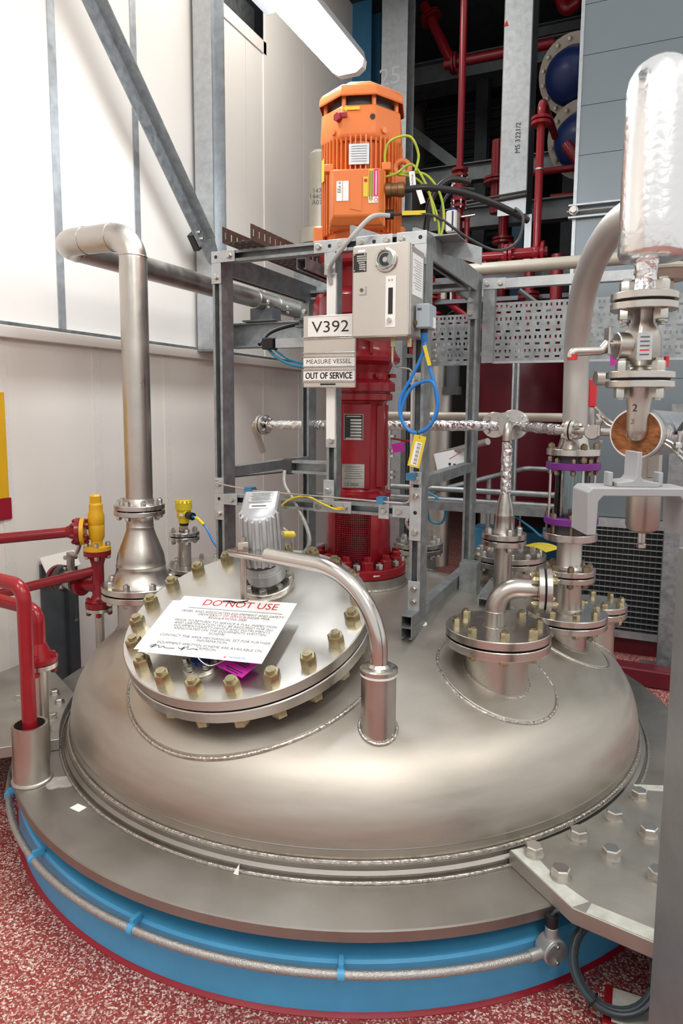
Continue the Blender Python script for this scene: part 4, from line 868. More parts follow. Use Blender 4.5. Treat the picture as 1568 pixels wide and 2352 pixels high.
part('cast_pad', MB().box(A0 + Sd * .09 - F * .03 + Z * 1.36, (.06, .06, .34), Sd, F, Z), 'red_paint', ag, bevel=.004)
for k in (-.06, 0, .06): part('rib', MB().box(A0 + F * .142 + Sd * k + Z * 1.79, (.012, .03, .12), Sd, F, Z), 'red_paint', ag, bevel=.003)
bolts(ag, A0 + Z * 1.64, Z, .138, 8, head_mesh(.026, 'red_paint', False), .2)
part('gear_case', MB().lathe(A0 - Sd * .10 + V((0, .06, 0)), Z, [(0, 1.86), (.11, 1.86), (.125, 1.88), (.125, 1.95), (.11, 1.985), (.06, 1.995), (0, 1.995)], 40), 'red_paint', ag)
part('motor_adapter', MB().lathe(A0, Z, [(.10, 2.07), (.16, 2.085), (.168, 2.095), (.168, 2.125), (.16, 2.13), (.10, 2.13)], 56), 'red_paint', ag)
def plate(par, c, ux, uy, w_, h, m, th=.0015, name='nameplate', label=None): n_ = V(ux).cross(V(uy)); return part(name, MB().box(V(c) + n_ * th / 2, (w_, h, th), V(ux), V(uy), n_), m, par, label=label)
P1 = A0 + F * .1155 + Z * 1.44 - Sd * .012
np_ = plate(ag, P1, Sd, Z, .078, .105, 'zinc', .001); plate(ag, P1 + F * .001, Sd, Z, .074, .101, 'black_label', .001)
for k in range(7): plate(ag, P1 + F * .002 + Z * (.028 - k * .0125) + Sd * (.010 if k < 6 else 0), Sd, Z, .045 if k < 6 else .064, .008, 'zinc', .0006, 'data_field')
plate(ag, P1 + F * .002 + Z * .043, Sd, Z, .06, .004, 'zinc', .0006, 'data_field')
P2 = A0 + F * .1155 + Z * 1.24 - Sd * .012; plate(ag, P2, Sd, Z, .092, .098, 'zinc', .0012)
for k in range(6): plate(ag, P2 + F * .0014 + Z * (.038 - k * .0095), Sd, Z, .06 + .008 * (k % 3), .0022, 'print_grey', .0003, 'printed_line')
lettering('CE 0035', .017, 'print_black', ag, P2 + F * .0016 - Z * .035 + Sd * -.006, Sd, Z)
lettering('KREIS', .016, 'red_pipe', ag, A0 + F * .1157 + Z * 1.335 - Sd * .012, Sd, Z, label='raised cast letters') if False else None
cb = A0 + V((math.cos(-1.25), math.sin(-1.25), 0)) * .206; d = V((math.cos(-1.25), math.sin(-1.25), 0)); plate(ag, cb + Z * .842, Z.cross(d), Z, .042, .03, 'beige', .001, 'label_plate'); lettering('CE', .022, 'print_black', ag, cb + d * .0016 + Z * .842 + Z.cross(d) * .006, Z.cross(d), Z)
d = V((math.cos(-.80), math.sin(-.80), 0)); cb = A0 + d * .2058 + Z * .842; sd_ = Z.cross(d); part('arrow_sticker', MB().prism([(-.016, 0), (-.007, .005), (-.007, .002), (.014, .002), (.014, -.002), (-.007, -.002), (-.007, -.005)], cb, sd_, Z, d, 0, .0008), 'white', ag)
# ================================================================== MOTOR
mo = thing('electric_motor', 'orange finned electric motor with octagonal fan cover above the frame', 'motor', (AX, AY, 2.13))
part('end_flange', MB().lathe(A0, Z, [(.08, 2.13), (.165, 2.13), (.168, 2.134), (.168, 2.155), (.14, 2.165), (.135, 2.19), (.08, 2.19)], 56), 'orange_paint', mo)
part('frame', MB().lathe(A0, Z, [(.08, 2.17), (.138, 2.175), (.145, 2.19), (.145, 2.545), (.12, 2.56)], 56), 'orange_paint', mo)
for i in range(52):
    a = 2 * PI * i / 52; d = V((math.cos(a), math.sin(a), 0))
    if d.dot(F) > .93: z0, z1 = 2.42, 2.55
    else: z0, z1 = 2.20, 2.55
    part('cooling_fin', MB().box(A0 + d * .152 + Z * (z0 + z1) / 2, (.024, .0055, z1 - z0), d, Z.cross(d), Z), 'orange_paint', mo)
u8 = V((math.cos(math.radians(-73 + 22.5)), math.sin(math.radians(-73 + 22.5)), 0))
part('fan_cover', MB().lathe(A0, Z, [(.158, 2.535), (.171, 2.548), (.173, 2.56), (.171, 2.60), (.168, 2.655), (.162, 2.664), (.14, 2.668), (.12, 2.675), (.0, 2.68)], 8, u=u8), 'orange_paint', mo, bevel=.004)
part('fan_opening', MB().lathe(A0, Z, [(0, 2.665), (.135, 2.665), (.135, 2.695), (0, 2.695)], 32), 'dark_grey', mo)
part('rain_canopy', MB().lathe(A0, Z, [(.176, 2.692), (.180, 2.695), (.177, 2.720), (.165, 2.738), (.13, 2.748), (.125, 2.757), (.10, 2.772), (.05, 2.780), (0, 2.782)], 8, u=u8), 'orange_paint', mo, bevel=.004)
for i in range(8):
    a = math.radians(-73 + 22.5 + 45 * i); part('canopy_post', MB().cyl(A0 + V((math.cos(a), math.sin(a), 0)) * .15 + Z * 2.655, A0 + V((math.cos(a), math.sin(a), 0)) * .15 + Z * 2.735, .009, n=12), 'orange_paint', mo)
ff = A0 + F * .1585
part('arrow_sticker', MB().prism([(-.033, 0), (-.016, .011), (-.016, .006), (.033, .006), (.033, -.006), (-.016, -.006), (-.016, -.011)], ff + Z * 2.648 - Sd * .028, Sd, Z, F, 0, .001), 'yellow', mo)
pd = (F * math.cos(.46) - Sd * math.sin(.46)).normalized(); pc = A0 + pd * .166 + Z * 2.617
part('red_plug', MB().hexa(pc, pd, .03, .02).box(pc + Sd * .022 + Z * .007 + pd * .014, (.03, .006, .016), Sd, F, Z), 'crimson', mo)
part('vent_hole', MB().cyl(ff + Z * 2.615 + Sd * .055, ff + Z * 2.615 + Sd * .055 + F * .002, .010), 'black', mo)
for s, dd in ((-1, 45), (1, 45)):
    a = math.radians(-73 + s * 36); d = V((math.cos(a), math.sin(a), 0)); part('cover_screw', MB().cyl(A0 + d * .15 + Z * 2.572, A0 + d * .171 + Z * 2.572, .011, n=16), 'orange_paint', mo)
# terminal box
TB = A0 + F * .158 + Z * 2.31
part('terminal_base', MB().cham(TB - F * .005, (.215, .06, .215), .008, Sd, F, Z), 'orange_paint', mo)
b = MB(); q = [(-.103, -.101), (.103, -.101), (.103, .101), (-.103, .101)]; vs = []
for sx_, sz_, hh in ((1, 1, .025), (1, 1, .036), (.83, .83, .066)): vs += [TB + Sd * x * sx_ + Z * (z * sz_ + (.012 if sx_ < 1 else 0)) + F * hh for x, z in q]
b.add(vs, [(0, 1, 5, 4), (1, 2, 6, 5), (2, 3, 7, 6), (3, 0, 4, 7), (4, 5, 9, 8), (5, 6, 10, 9), (6, 7, 11, 10), (7, 4, 8, 11), (8, 9, 10, 11), (3, 2, 1, 0)]); part('terminal_lid', b, 'orange_paint', mo, bevel=.005)
for x in (-.09, .09):
    for z in (-.09, .09): inst('screw', head_mesh(.012, 'rusty_zinc', False), mo, TB + Sd * x + Z * z + F * .034, F)
for s in (-1, 1): part('corner_lug', MB().box(TB + Sd * s * .11 + Z * .118 + F * .0, (.035, .04, .03), Sd, F, Z), 'orange_paint', mo, bevel=.004)
TF = TB + F * .067 + Z * .012
part('embossed_mark', MB().prism([(-.022, -.06), (.022, -.07), (.022, .055), (-.022, .055)], TF, Sd, Z, F, 0, .0015), 'orange_paint', mo)
plate(mo, TF - Sd * .062 + Z * .005, Sd, Z, .022, .072, 'paper', .0012, 'sticker'); plate(mo, TF - Sd * .038 + Z * .005, Sd, Z, .022, .072, 'paper', .0012, 'sticker'); lettering('EEx e', .018, 'print_black', mo, TF - Sd * .062 + Z * .018 + F * .0016, Z, -Sd)
plate(mo, TF + Sd * .037 + Z * .018, Sd, Z, .018, .072, 'yellow', .0012, 'warning_sticker'); plate(mo, TF + Sd * .057 + Z * .020, Sd, Z, .018, .122, 'yellow', .0012, 'warning_sticker'); plate(mo, TF + Sd * .076 + Z * .030, Sd, Z, .017, .100, 'pink', .0012, 'warning_sticker'); plate(mo, TF + Sd * .066 - Z * .030, Sd, Z, .036, .022, 'paper', .0014, 'warning_sticker')
part('warning_dot', MB().cyl(TF + Sd * .037 + Z * .04 + F * .001, TF + Sd * .037 + Z * .04 + F * .002, .007, n=6), 'print_red', mo); part('warning_triangle', MB().prism([(-.007, -.006), (.007, -.006), (0, .007)], TF + Sd * .057 - Z * .03 + F * .0015, Sd, Z, F, 0, .0005), 'yellow', mo); part('warning_ring', MB().ring(TF + Sd * .076 - Z * .03 + F * .0015, F, .0055, .0075, 0, .0005, 20), 'print_red', mo)
for k in (-.004, .004): plate(mo, TF + Sd * (.057 + k) + Z * .022 + F * .0014, Sd, Z, .0038, .105, 'print_grey', .0003, 'printed_line')
plate(mo, TF + Sd * .076 + Z * .03 + F * .0014, Sd, Z, .003, .085, 'paper', .0003, 'printed_line')
pm = A0 + F * .166 + Z * 2.478 + Sd * .005; plate(mo, pm, Sd, Z, .078, .075, 'galvanised_light', .002)
for k in range(7): plate(mo, pm + F * .0021 + Z * (.028 - k * .009), Sd, Z, .06, .0018, 'print_grey', .0003, 'printed_line')
a = math.radians(-73 - 62); d = V((math.cos(a), math.sin(a), 0)); plate(mo, A0 + d * .166 + Z * 2.45, Z.cross(d), Z, .03, .085, 'yellow', .001, 'warning_sticker')
# lifting eye, bottom foot pads, right side boss
part('lifting_eye', MB().torus(A0 + Sd * .165 + F * .075 + Z * 2.45, V((.3, -.9, 0)).normalized(), .028, .012, 24, 10).box(A0 + Sd * .15 + F * .07 + Z * 2.41, (.06, .03, .05), Sd, F, Z), 'orange_paint', mo, bevel=.004)
part('foot_pad', MB().cham(A0 - Sd * .165 + F * .04 + Z * 2.20, (.05, .05, .09), .008, Sd, F, Z), 'orange_paint', mo); part('foot_pad', MB().cham(A0 + Sd * .155 - F * .0 + Z * 2.20, (.05, .05, .09), .008, Sd, F, Z), 'orange_paint', mo)
G1 = TB + Sd * .108 + Z * .035; G2 = TB + Sd * .108 - Z * .055
mat('brass', (.26, .15, .07), .9, .4, .3, 30)
part('cable_gland', MB().lathe(G1, Sd, [(0, 0), (.028, 0), (.028, .02), (.024, .022), (.024, .045), (.027, .047), (.027, .068), (.02, .074), (0, .074)], 20), 'brass', mo); part('cable_gland', MB().cyl(G2, G2 + Sd * .032, .018), 'black', mo)
# cables of the motor
def cable(name, pts, r, m, label, n=8, group=None): return single(name, MB().sweep(spline(pts, 9), r, n), m, label, 'cable', group)
cable('power_cable', [G1 + Sd * .07, G1 + Sd * .16 + Z * .004, G1 + Sd * .28 - Z * .004 + V((0, .05, 0)), G1 + Sd * .40 - Z * .04 + V((0, .1, 0)), G1 + Sd * .50 - Z * .075 + V((0, .2, 0))], .0135, 'black', 'thick black power cable leaving the motor gland to the right', 12)
cable('control_cable', [G2 + Sd * .03, G2 + Sd * .12, G2 + Sd * .20 - Z * .015, G2 + Sd * .30 - Z * .08 + V((0, .05, 0)), G2 + Sd * .40 - Z * .12 + V((0, .1, 0)), G2 + Sd * .48 - Z * .09 + V((0, .1, 0)), G2 + Sd * .50 + Z * .0 + V((0, .1, 0)), G2 + Sd * .46 + Z * .05 + V((0, .15, 0))], .0055, 'dark_grey', 'thin black control cable looping beside the motor')
single('cable_marker', MB().box(G2 + Sd * .11 + Z * .003 - V((0, .004, 0)), (.09, .004, .016), Sd, F, Z), 'yellow', 'yellow printed cable marker below the motor gland', 'tag')
cable('looped_cable', [A0 + Sd * .43 + V((0, .02, 2.42)), A0 + Sd * .35 + V((0, 0, 2.425)), A0 + Sd * .285 + V((0, .0, 2.36)), A0 + Sd * .265 + V((0, 0, 2.26)), A0 + Sd * .255 + V((0, 0, 2.12))], .013, 'black', 'thick black cable bending down behind the motor', 10)
cable('looped_cable', [A0 + Sd * .44 + V((0, .05, 2.40)), A0 + Sd * .36 + V((0, .05, 2.40)), A0 + Sd * .31 + V((0, .05, 2.33)), A0 + Sd * .30 + V((0, .05, 2.12))], .006, 'dark_grey', 'thinner black cable bending down behind the motor')
EG = A0 + Sd * .125 + F * .15 + Z * 2.405
for i, pts in enumerate(([EG, EG + V((-.02, -.01, .05)), EG + V((.0, -.02, .11)), EG + V((.08, -.02, .12)), EG + V((.11, 0, .06)), EG + V((.10, 0, .0))], [EG, EG + Sd * .08 + Z * .005, EG + Sd * .14 - Z * .01, EG + Sd * .19 - Z * .08, EG + Sd * .205 - Z * .18, EG + Sd * .18 - Z * .29], [EG + Sd * .03, EG + Sd * .10 - Z * .02, EG + Sd * .15 - Z * .08, EG + Sd * .185 - Z * .18, EG + Sd * .19 - Z * .27], [G1 + Z * .05, G1 + Sd * .04 + Z * .06, G1 + Sd * .10 + Z * .09, G1 + Sd * .16 + Z * .0, G1 + Sd * .19 - Z * .12])):
    cable('earth_wire', pts, .0048, 'green_yellow', 'green and yellow earth wire curling from the side of the motor', group='earth wires on the motor')
t, ux, uy, nn = sheet('paper_tag', 'small white handwritten tag on the motor earth wires', EG + Sd * .085 - Z * .03 + F * .02, Sd + Z * .12, Z - Sd * .12, .022, .065)
lettering('EA/STOP', .011, 'print_black', t, EG + Sd * .085 - Z * .03 + F * .0215, Z, -Sd)
sheet('paper_tag', 'second white tag hanging lower on the motor earth wires', EG + Sd * .115 - Z * .085 + F * .02, Sd + Z * .35, Z - Sd * .35, .02, .065)
cable('blue_hose', [A0 + Sd * .24 + V((0, -.1, 2.12)), A0 + Sd * .27 + V((0, -.1, 2.155)), A0 + Sd * .33 + V((0, -.1, 2.16)), A0 + Sd * .40 + V((0, -.05, 2.12))], .012, 'blue_cable', 'blue hose lying on top of the frame by the motor', 10)
cable('grey_flex', [(.29, -.40, 2.17), (.24, -.44, 2.16), (.17, -.46, 2.09), (.10, -.44, 2.03), (.066, -.40, 2.0), (.064, -.385, 1.96)], .0075, 'grey_cable', 'grey cable curving from the frame top into the white trunking')
# ================================================================== INSTRUMENT BOX
bx = thing('instrument_box', 'stainless steel instrument box with round gauge and slot window on the frame', 'instrument box', (.325, -.48, 1.745))
X0, X1, Y0, Y1, Z0, Z1 = .230, .421, -.575, -.41, 1.748, 2.036
part('body', MB().cham(((X0 + X1) / 2, (Y0 + .022 + Y1) / 2, (Z0 + Z1) / 2), (X1 - X0, Y1 - Y0 - .022, Z1 - Z0), .006), 'brushed_box', bx)
part('door', MB().cham(((X0 + X1) / 2, Y0 + .01, (Z0 + Z1) / 2), (X1 - X0 + .004, .02, Z1 - Z0 + .004), .005), 'brushed_box', bx)
yf = Y0 - .0005
g = part('gauge', MB().lathe((.345, yf, 1.985), -Y, [(0, 0), (.037, 0), (.039, .003), (.037, .008), (.030, .009), (.029, .006), (0, .006)], 40), 'machined_steel', bx)
part('gauge_face', MB().cyl((.345, yf - .0061, 1.985), (.345, yf - .0068, 1.985), .0275, n=32), 'white', g); part('gauge_dial', MB().lathe((.345, yf - .0068, 1.985), -Y, [(.009, 0), (.0205, 0), (.0205, .0006), (.009, .0006)], 28, a0=-.6, a1=3.9), 'black', g); part('gauge_hub', MB().cyl((.345, yf - .007, 1.985), (.345, yf - .010, 1.985), .008, n=16), 'machined_steel', g)
part('gauge_glass', MB().cyl((.345, yf - .0085, 1.985), (.345, yf - .009, 1.985), .0285, n=32), 'glass', g); part('bezel', MB().torus((.345, yf - .009, 1.985), Y, .0285, .003, 36, 8), 'polished_steel', g)
for k in range(3): a = PI / 2 + k * 2 * PI / 3; inst('screw', head_mesh(.006, 'zinc', False), g, (.345 + .034 * math.cos(a), yf - .008, 1.985 + .034 * math.sin(a)), -Y)
plate(bx, V((.256, yf, 1.983)), X, Z, .044, .058, 'black_label', .0012, 'data_plate'); plate(bx, V((.262, yf, 2.019)), X, Z, .026, .008, 'white', .001, 'label_plate')
for k in range(7): plate(bx, V((.258 + (.004 if k < 4 else .007), yf - .0013, 2.003 - k * .0068)), X, Z, (.032 if k < 3 else .022), .0042, 'zinc', .0006, 'data_field')
for x in (.238, .274):
    for z in (1.958, 2.008): inst('screw', head_mesh(.005, 'zinc', False), bx, (x, yf - .001, z), -Y)
plate(bx, V((.266, yf, 1.895)), X, Z, .024, .026, 'galvanised_light', .004, 'lock_plate'); part('keyhole', MB().cyl((.264, yf - .004, 1.896), (.264, yf - .006, 1.896), .006, n=16), 'brass', bx)
plate(bx, V((.363, yf, 1.855)), X, Z, .034, .16, 'white', .002, 'slot_plate'); plate(bx, V((.363, yf - .002, 1.857)), X, Z, .015, .082, 'black_label', .001, 'slot_window'); part('knob', MB().cyl((.362, yf - .002, 1.797), (.362, yf - .014, 1.797), .007, n=16), 'machined_steel', bx)
for x in (.358, .368): part('indicator', MB().cyl((x, yf - .002, 1.922), (x, yf - .004, 1.922), .003, n=12), 'zinc', bx)
part('side_sheet', MB().bb(X1 + .0005, X1 + .0015, -.54, -.43, 1.88, 2.01), 'paper', bx, label='printed paper sheet on the box side')
for k in range(12): part('printed_line', MB().bb(X1 + .0016, X1 + .0019, -.53 + .012 * (k % 3), -.445, 1.99 - k * .008, 1.992 - k * .008), 'grey_plastic', bx)
part('fitting', MB().hexa((.352, -.52, Z0 - .03), Z, .014, .03).cyl((.352, -.52, Z0 - .06), (.352, -.52, Z0 - .03), .004), 'brass_zinc', bx); part('fitting', MB().hexa((.402, -.50, Z0 - .03), Z, .014, .03), 'brass_zinc', bx)
je = thing('grey_enclosure', 'small grey plastic enclosure with blue gland on the side of the instrument box', 'enclosure', (.445, -.46, 1.78))
part('body', MB().cham((.448, -.47, 1.815), (.046, .085, .078), .004), 'grey_plastic', je); part('sticker', MB().bb(.4712, .4718, -.465, -.435, 1.78, 1.815), 'paper', je); part('lid_mark', MB().bb(.432, .446, -.5133, -.5127, 1.832, 1.84), 'print_grey', je); part('terminal', MB().bb(.424, .432, -.516, -.5125, 1.786, 1.80), 'brass', je); part('lock_nut', MB().cyl((.443, -.47, 1.764), (.443, -.47, 1.776), .012), 'black', je); part('gland', MB().lathe((.443, -.47, 1.764), -Z, [(0, 0), (.0115, 0), (.0115, .02), (.007, .028), (0, .028)], 16), 'blue_cable', je)
cable('blue_cable', [(.443, -.47, 1.74), (.442, -.475, 1.70), (.405, -.478, 1.62), (.368, -.478, 1.55), (.372, -.478, 1.48), (.415, -.478, 1.437), (.47, -.478, 1.46), (.497, -.478, 1.53), (.48, -.478, 1.60), (.44, -.474, 1.605), (.395, -.474, 1.575), (.368, -.474, 1.50), (.395, -.474, 1.447), (.45, -.474, 1.443), (.492, -.474, 1.50), (.485, -.472, 1.585), (.462, -.472, 1.66), (.445, -.472, 1.735)], .006, 'blue_cable', 'bright blue cable coiled in loops below the grey enclosure', 10)
single('cable_marker', MB().box((.459, -.485, 1.69), (.012, .003, .068), V((.96, 0, .28)).normalized(), Y, V((-.28, 0, .96)).normalized()), 'yellow', 'yellow printed marker on the blue cable', 'tag')
t, ux, uy, nn = sheet('barcode_tag', 'yellow hanging tag with white barcode strip below the blue cable', V((.432, -.49, 1.375)), V((1, 0, -.22)), V((.22, 0, 1)), .042, .108, 'yellow'); tc_ = V((.432, -.49, 1.375))
part('barcode_strip', MB().box(tc_ - uy * .008 + nn * .0005, (.024, .08, .0005), ux, uy, nn), 'paper', t)
for k in range(16): part('bar', MB().box(tc_ + ux * .003 + uy * (.026 - k * .0045) + nn * .0009, (.012, .0012 + .0012 * (k % 3 == 0), .0003), ux, uy, nn), 'print_black', t)
part('tie', MB().sweep([tc_ + uy * .045, (.428, -.482, 1.445)], .0018, 6), 'black', t)
# sign plate
sg_ = thing('vessel_sign', 'metal sign plate reading V392 MEASURE VESSEL OUT OF SERVICE', 'sign', (.078, -.43, 1.60)); sy = -.430
part('plate', MB().cham((.078, sy + .005, 1.717), (.206, .01, .256), .003), 'brushed_box', sg_)
for z0, z1 in ((1.761, 1.769), (1.697, 1.712), (1.650, 1.664), (1.608, 1.613)): part('ridge', MB().cyl((-.024, sy - .002, z0 + .002), (.18, sy - .002, z0 + .002), .003, n=10).cyl((-.024, sy - .002, z1), (.18, sy - .002, z1), .003, n=10), 'machined_steel', sg_)
for cx, w_, zc, hh, s, size, sx_, m in ((.083, .176, 1.804, .068, 'V392', .062, 1.22, 'print_black'), (.078, .202, 1.682, .030, 'MEASURE VESSEL', .0215, 1.12, 'print_black'), (.078, .202, 1.632, .034, 'OUT OF SERVICE', .032, .82, 'print_black')):
    plate(sg_, V((cx, sy - .0002, zc)), X, Z, w_, hh, 'white', .0012, 'name_strip'); lettering(s, size, m, sg_, (cx, sy - .0018, zc), X, Z, fit={'V': (.145, .040), 'M': (.176, .016), 'O': (.184, .0225)}[s[0]])
    if s.startswith('OUT'):
        for dx in (-.0009, .0009): lettering(s, size, m, sg_, (cx + dx, sy - .0019, zc + dx * .4), X, Z, fit=(.184, .0225))
part('slot', MB().bb(.045, .105, sy - .001, sy, 1.598, 1.604), 'black', sg_)
# impulse tube and conduits
single('impulse_tube', MB().sweep(fillet([(.352, -.52, 1.70), (.352, -.52, 1.655), (.39, -.43, 1.65), (.392, -.43, 1.19), (.36, -.43, 1.188), (-.24, -.432, 1.198), (-.43, -.432, 1.222), (-.43, -.38, 1.228)], [.02, .02, .02, .014, .05, .03, .02], 5), .0035, 8), 'machined_steel', 'thin bright impulse tube running down the post and along the lower rail', 'tube')
single('impulse_tube', MB().sweep([(-.43, -.36, 1.228), (-.41, -.30, 1.232), (-.42 + .06, .0, 1.228), (-.36, .35, 1.225)], .0035, 8), 'dark_steel', 'thin dark tube running back along the left side of the frame', 'tube')
single('tube_clip', MB().bb(-.275, -.245, -.44, -.40, 1.185, 1.21), 'blue_steel', 'dark blue tube clip on the lower rail near the left post', 'clip'); single('tube_clip', MB().bb(.27, .295, -.44, -.40, 1.18, 1.205), 'blue_steel', 'dark blue tube clip on the lower rail near the right post', 'clip'); single('tube_clip', MB().bb(.378, .405, -.44, -.40, 1.27, 1.295), 'blue_steel', 'dark blue tube clip on the right post', 'clip')
cable('braided_conduit', [(-.14, -.36, 1.275), (-.13, -.375, 1.22), (-.08, -.38, 1.15), (-.03, -.385, 1.06), (-.02, -.39, 1.0), (-.06, -.40, .95), (-.13, -.41, .945), (-.20, -.42, .975), (-.20, -.42, 1.03), (-.15, -.40, 1.06), (-.10, -.39, 1.03), (-.10, -.38, .97), (-.16, -.40, .98), (-.19, -.44, 1.0), GL], .008, 'braid', 'braided flexible conduit looping to the grey transmitter head', 10)
cable('earth_wire', [(.135, -.405, ZL), (.10, -.41, ZL - .005), (.05, -.41, ZL + .01), (-.03, -.41, ZL + .035), (-.12, -.41, ZL + .0), (-.16, -.41, ZL - .09), (-.16, -.41, 1.0)], .0038, 'yellow', 'yellow earth wire bolted to the middle of the lower rail')
single('wire_lug', MB().cyl((.128, -.405, ZL), (.105, -.407, ZL - .002), .006), 'amber', 'orange crimp lug on the yellow earth wire', 'lug')
for i, pts in enumerate(([(-.41, .38, 1.93), (-.46, .25, 1.90), (-.50, .15, 1.86), (-.50, .06, 1.80)],)): cable('black_hose', pts, .009, 'black', 'short black cable curving to the small cable arm behind the sign')
cable('teal_cable', [(-.47, .05, 1.83), (-.45, .05, 1.78), (-.38, .05, 1.725), (-.28, .05, 1.695), (-.10, .06, 1.67)], .007, 'teal_cable', 'blue cable drooping from the small cable arm behind the sign')
cable('teal_cable', [(-.455, .06, 1.82), (-.40, .06, 1.76), (-.30, .06, 1.715), (-.12, .07, 1.69)], .005, 'teal_cable', 'thinner blue cable drooping behind the sign')
# ================================================================== RIGHT HAND NOZZLES
N1 = V((.71, -.44, 0))
t = thing('elbow_branch', 'bolted flange with a short pipe elbow ending in a vertical flange pair', 'pipe', N1 + Z * .74)
flange_pair(t, N1 + Z * .768, Z, .172, .028, .09, 8, .027, .35, bm='brass_zinc', blind=True)
ed = V((.97, .24, 0)).normalized(); es = N1 - X * .01; r_ = .033
part('elbow', MB().sweep(fillet([es + Z * .79, es + Z * .93, es + Z * .93 + ed * .13], .075, 14), r_, 28), 'pipe_steel', t, ang=60); part('weld_bead', MB().torus(es + Z * .85, Z, r_, .0025, 32, 6), 'weld', t); part('weld_bead', MB().torus(es + Z * .796, Z, r_ + .003, .005, 32, 6), 'weld', t)
flange_pair(t, es + Z * .93 + ed * .152, ed, .077, .018, .03, 4, .021, .75, bm='brass_zinc', blind=True)
t2 = thing('bare_vertical_pipe', 'bare vertical steel pipe foot', 'pipe') if False else None
# sight glass stack
N2 = V((.88, .06, 0))
t = thing('sight_glass', 'flanged sight glass with purple rings standing on the right nozzle', 'sight glass', N2 + Z * .69)
flange_pair(t, N2 + Z * .708, Z, .152, .024, .07, 8, .024, .4, bm='brass_zinc', blind=True)
part('lower_spool', MB().lathe(N2, Z, [(.05, .732), (.058, .745), (.052, .75), (.052, .855)], 36), 'pipe_steel', t)
flange_pair(t, N2 + Z * .884, Z, .10, .02, .05, 8, .021, .2, bm='rusty_zinc')
part('upper_spool', MB().lathe(N2, Z, [(.062, .905), (.05, .915), (.047, .92), (.047, 1.01), (.06, 1.02)], 36), 'pipe_steel', t)
part('flange', MB().lathe(N2, Z, [(.045, 1.02), (.098, 1.02), (.10, 1.022), (.10, 1.046), (.098, 1.048), (.045, 1.048)], 44), 'machined_steel', t); part('gasket', MB().cyl(N2 + Z * 1.048, N2 + Z * 1.082, .075, n=36), 'dark_grey', t)
for z in (1.082, 1.292): part('purple_ring', MB().lathe(N2, Z, [(.05, z), (.098, z), (.10, z + .002), (.10, z + .024), (.098, z + .026), (.05, z + .026)], 44), 'purple', t, label='purple painted ring')
part('glass_tube', MB().pipe(N2 + Z * 1.108, N2 + Z * 1.292, .064, .056, 40), 'glass', t)
part('end_collar', MB().cyl(N2 + Z * 1.318, N2 + Z * 1.345, .075, n=36), 'dark_grey', t); part('flange', MB().lathe(N2, Z, [(.045, 1.345), (.098, 1.345), (.10, 1.347), (.10, 1.368), (.098, 1.37), (.045, 1.37)], 44), 'machined_steel', t)
bolts(t, N2, Z, .088, 4, stud_mesh(.022, .03, 'rusty_zinc'), .5, h=1.37); bolts(t, N2, Z, .088, 8, stud_mesh(.018, .07, 'rusty_zinc'), .9, h=1.108); bolts(t, N2, Z, .082, 8, stud_mesh(.018, .03, 'rusty_zinc'), .1, h=1.318)
b = MB()
for i in range(4): a = .5 + i * PI / 2; b.cyl(N2 + V((.088 * math.cos(a), .088 * math.sin(a), 1.10)), N2 + V((.088 * math.cos(a), .088 * math.sin(a), 1.30)), .005, n=10)
part('tie_rod', b, 'machined_steel', t); d = (CAMP - N2); d.z = 0; d.normalize(); part('label', MB().box(N2 + d * .1005 + Z.cross(d) * .04 + Z * 1.095, (.03, .003, .014), Z.cross(d), d, Z), 'white', t); lettering('V', .012, 'print_black', t, N2 + d * .1024 + Z.cross(d) * .036 + Z * 1.095, Z.cross(d), Z)
t = thing('large_bend_pipe', 'wide grey pipe rising above the sight glass and bending over to the right', 'pipe', N2 + Z * 1.37)
part('cone', MB().lathe(N2, Z, [(.062, 1.37), (.055, 1.395), (.048, 1.425), (.0455, 1.45)], 36), 'machined_steel', t)
part('pipe', MB().sweep(spline([N2 + Z * 1.44, N2 + Z * 1.55 - X * .003, N2 + Z * 1.68 - X * .005, (.878, .015, 1.81), (.905, -.09, 1.945), (.965, -.255, 2.045), (1.06, -.40, 2.10), (1.25, -.47, 2.12), (1.9, -.47, 2.12)], 8), .0455, 32), 'dull_steel', t, ang=60)
# foil lagged riser on the third nozzle
N3 = V((.62, .10, 0))
t = thing('foil_riser', 'foil wrapped riser with cone and flange turning into an elbow at the top', 'pipe', N3 + Z * .965)
flange_pair(t, N3 + Z * .993, Z, .09, .022, .035, 4, .024, .55)
part('cone', MB().lathe(N3, Z, [(.045, 1.017), (.040, 1.03), (.037, 1.055), (.0365, 1.085), (.038, 1.088), (.0365, 1.091), (.036, 1.11), (.030, 1.14), (.023, 1.165), (.019, 1.18)], 32), 'pipe_steel', t, ang=60)
part('foil_wrap', MB().sweep([N3 + V((.001 * (i % 3), .001 * (i % 2), 1.17 + i * .0165)) for i in range(14)], .02, 18, radii=[.0195 + .0035 * random.random() for i in range(14)]), 'foil', t)
part('elbow', MB().sweep(fillet([N3 + Z * 1.39, N3 + Z * 1.452, N3 + V((.0, .12, 1.452))], .045, 10), .018, 20), 'pipe_steel', t, ang=60)
flange_pair(t, N3 + V((0, .135, 1.452)), Y, .062, .014, .018, 4, .018, .78, blind=True)
t = thing('foil_pipe', 'long horizontal foil wrapped pipe passing behind the red agitator', 'pipe', (-.74, .47, 1.42))
p0, p1 = V((-.70, .475, 1.425)), V((.60, .275, 1.445)); dr = (p1 - p0).normalized(); n_ = 60
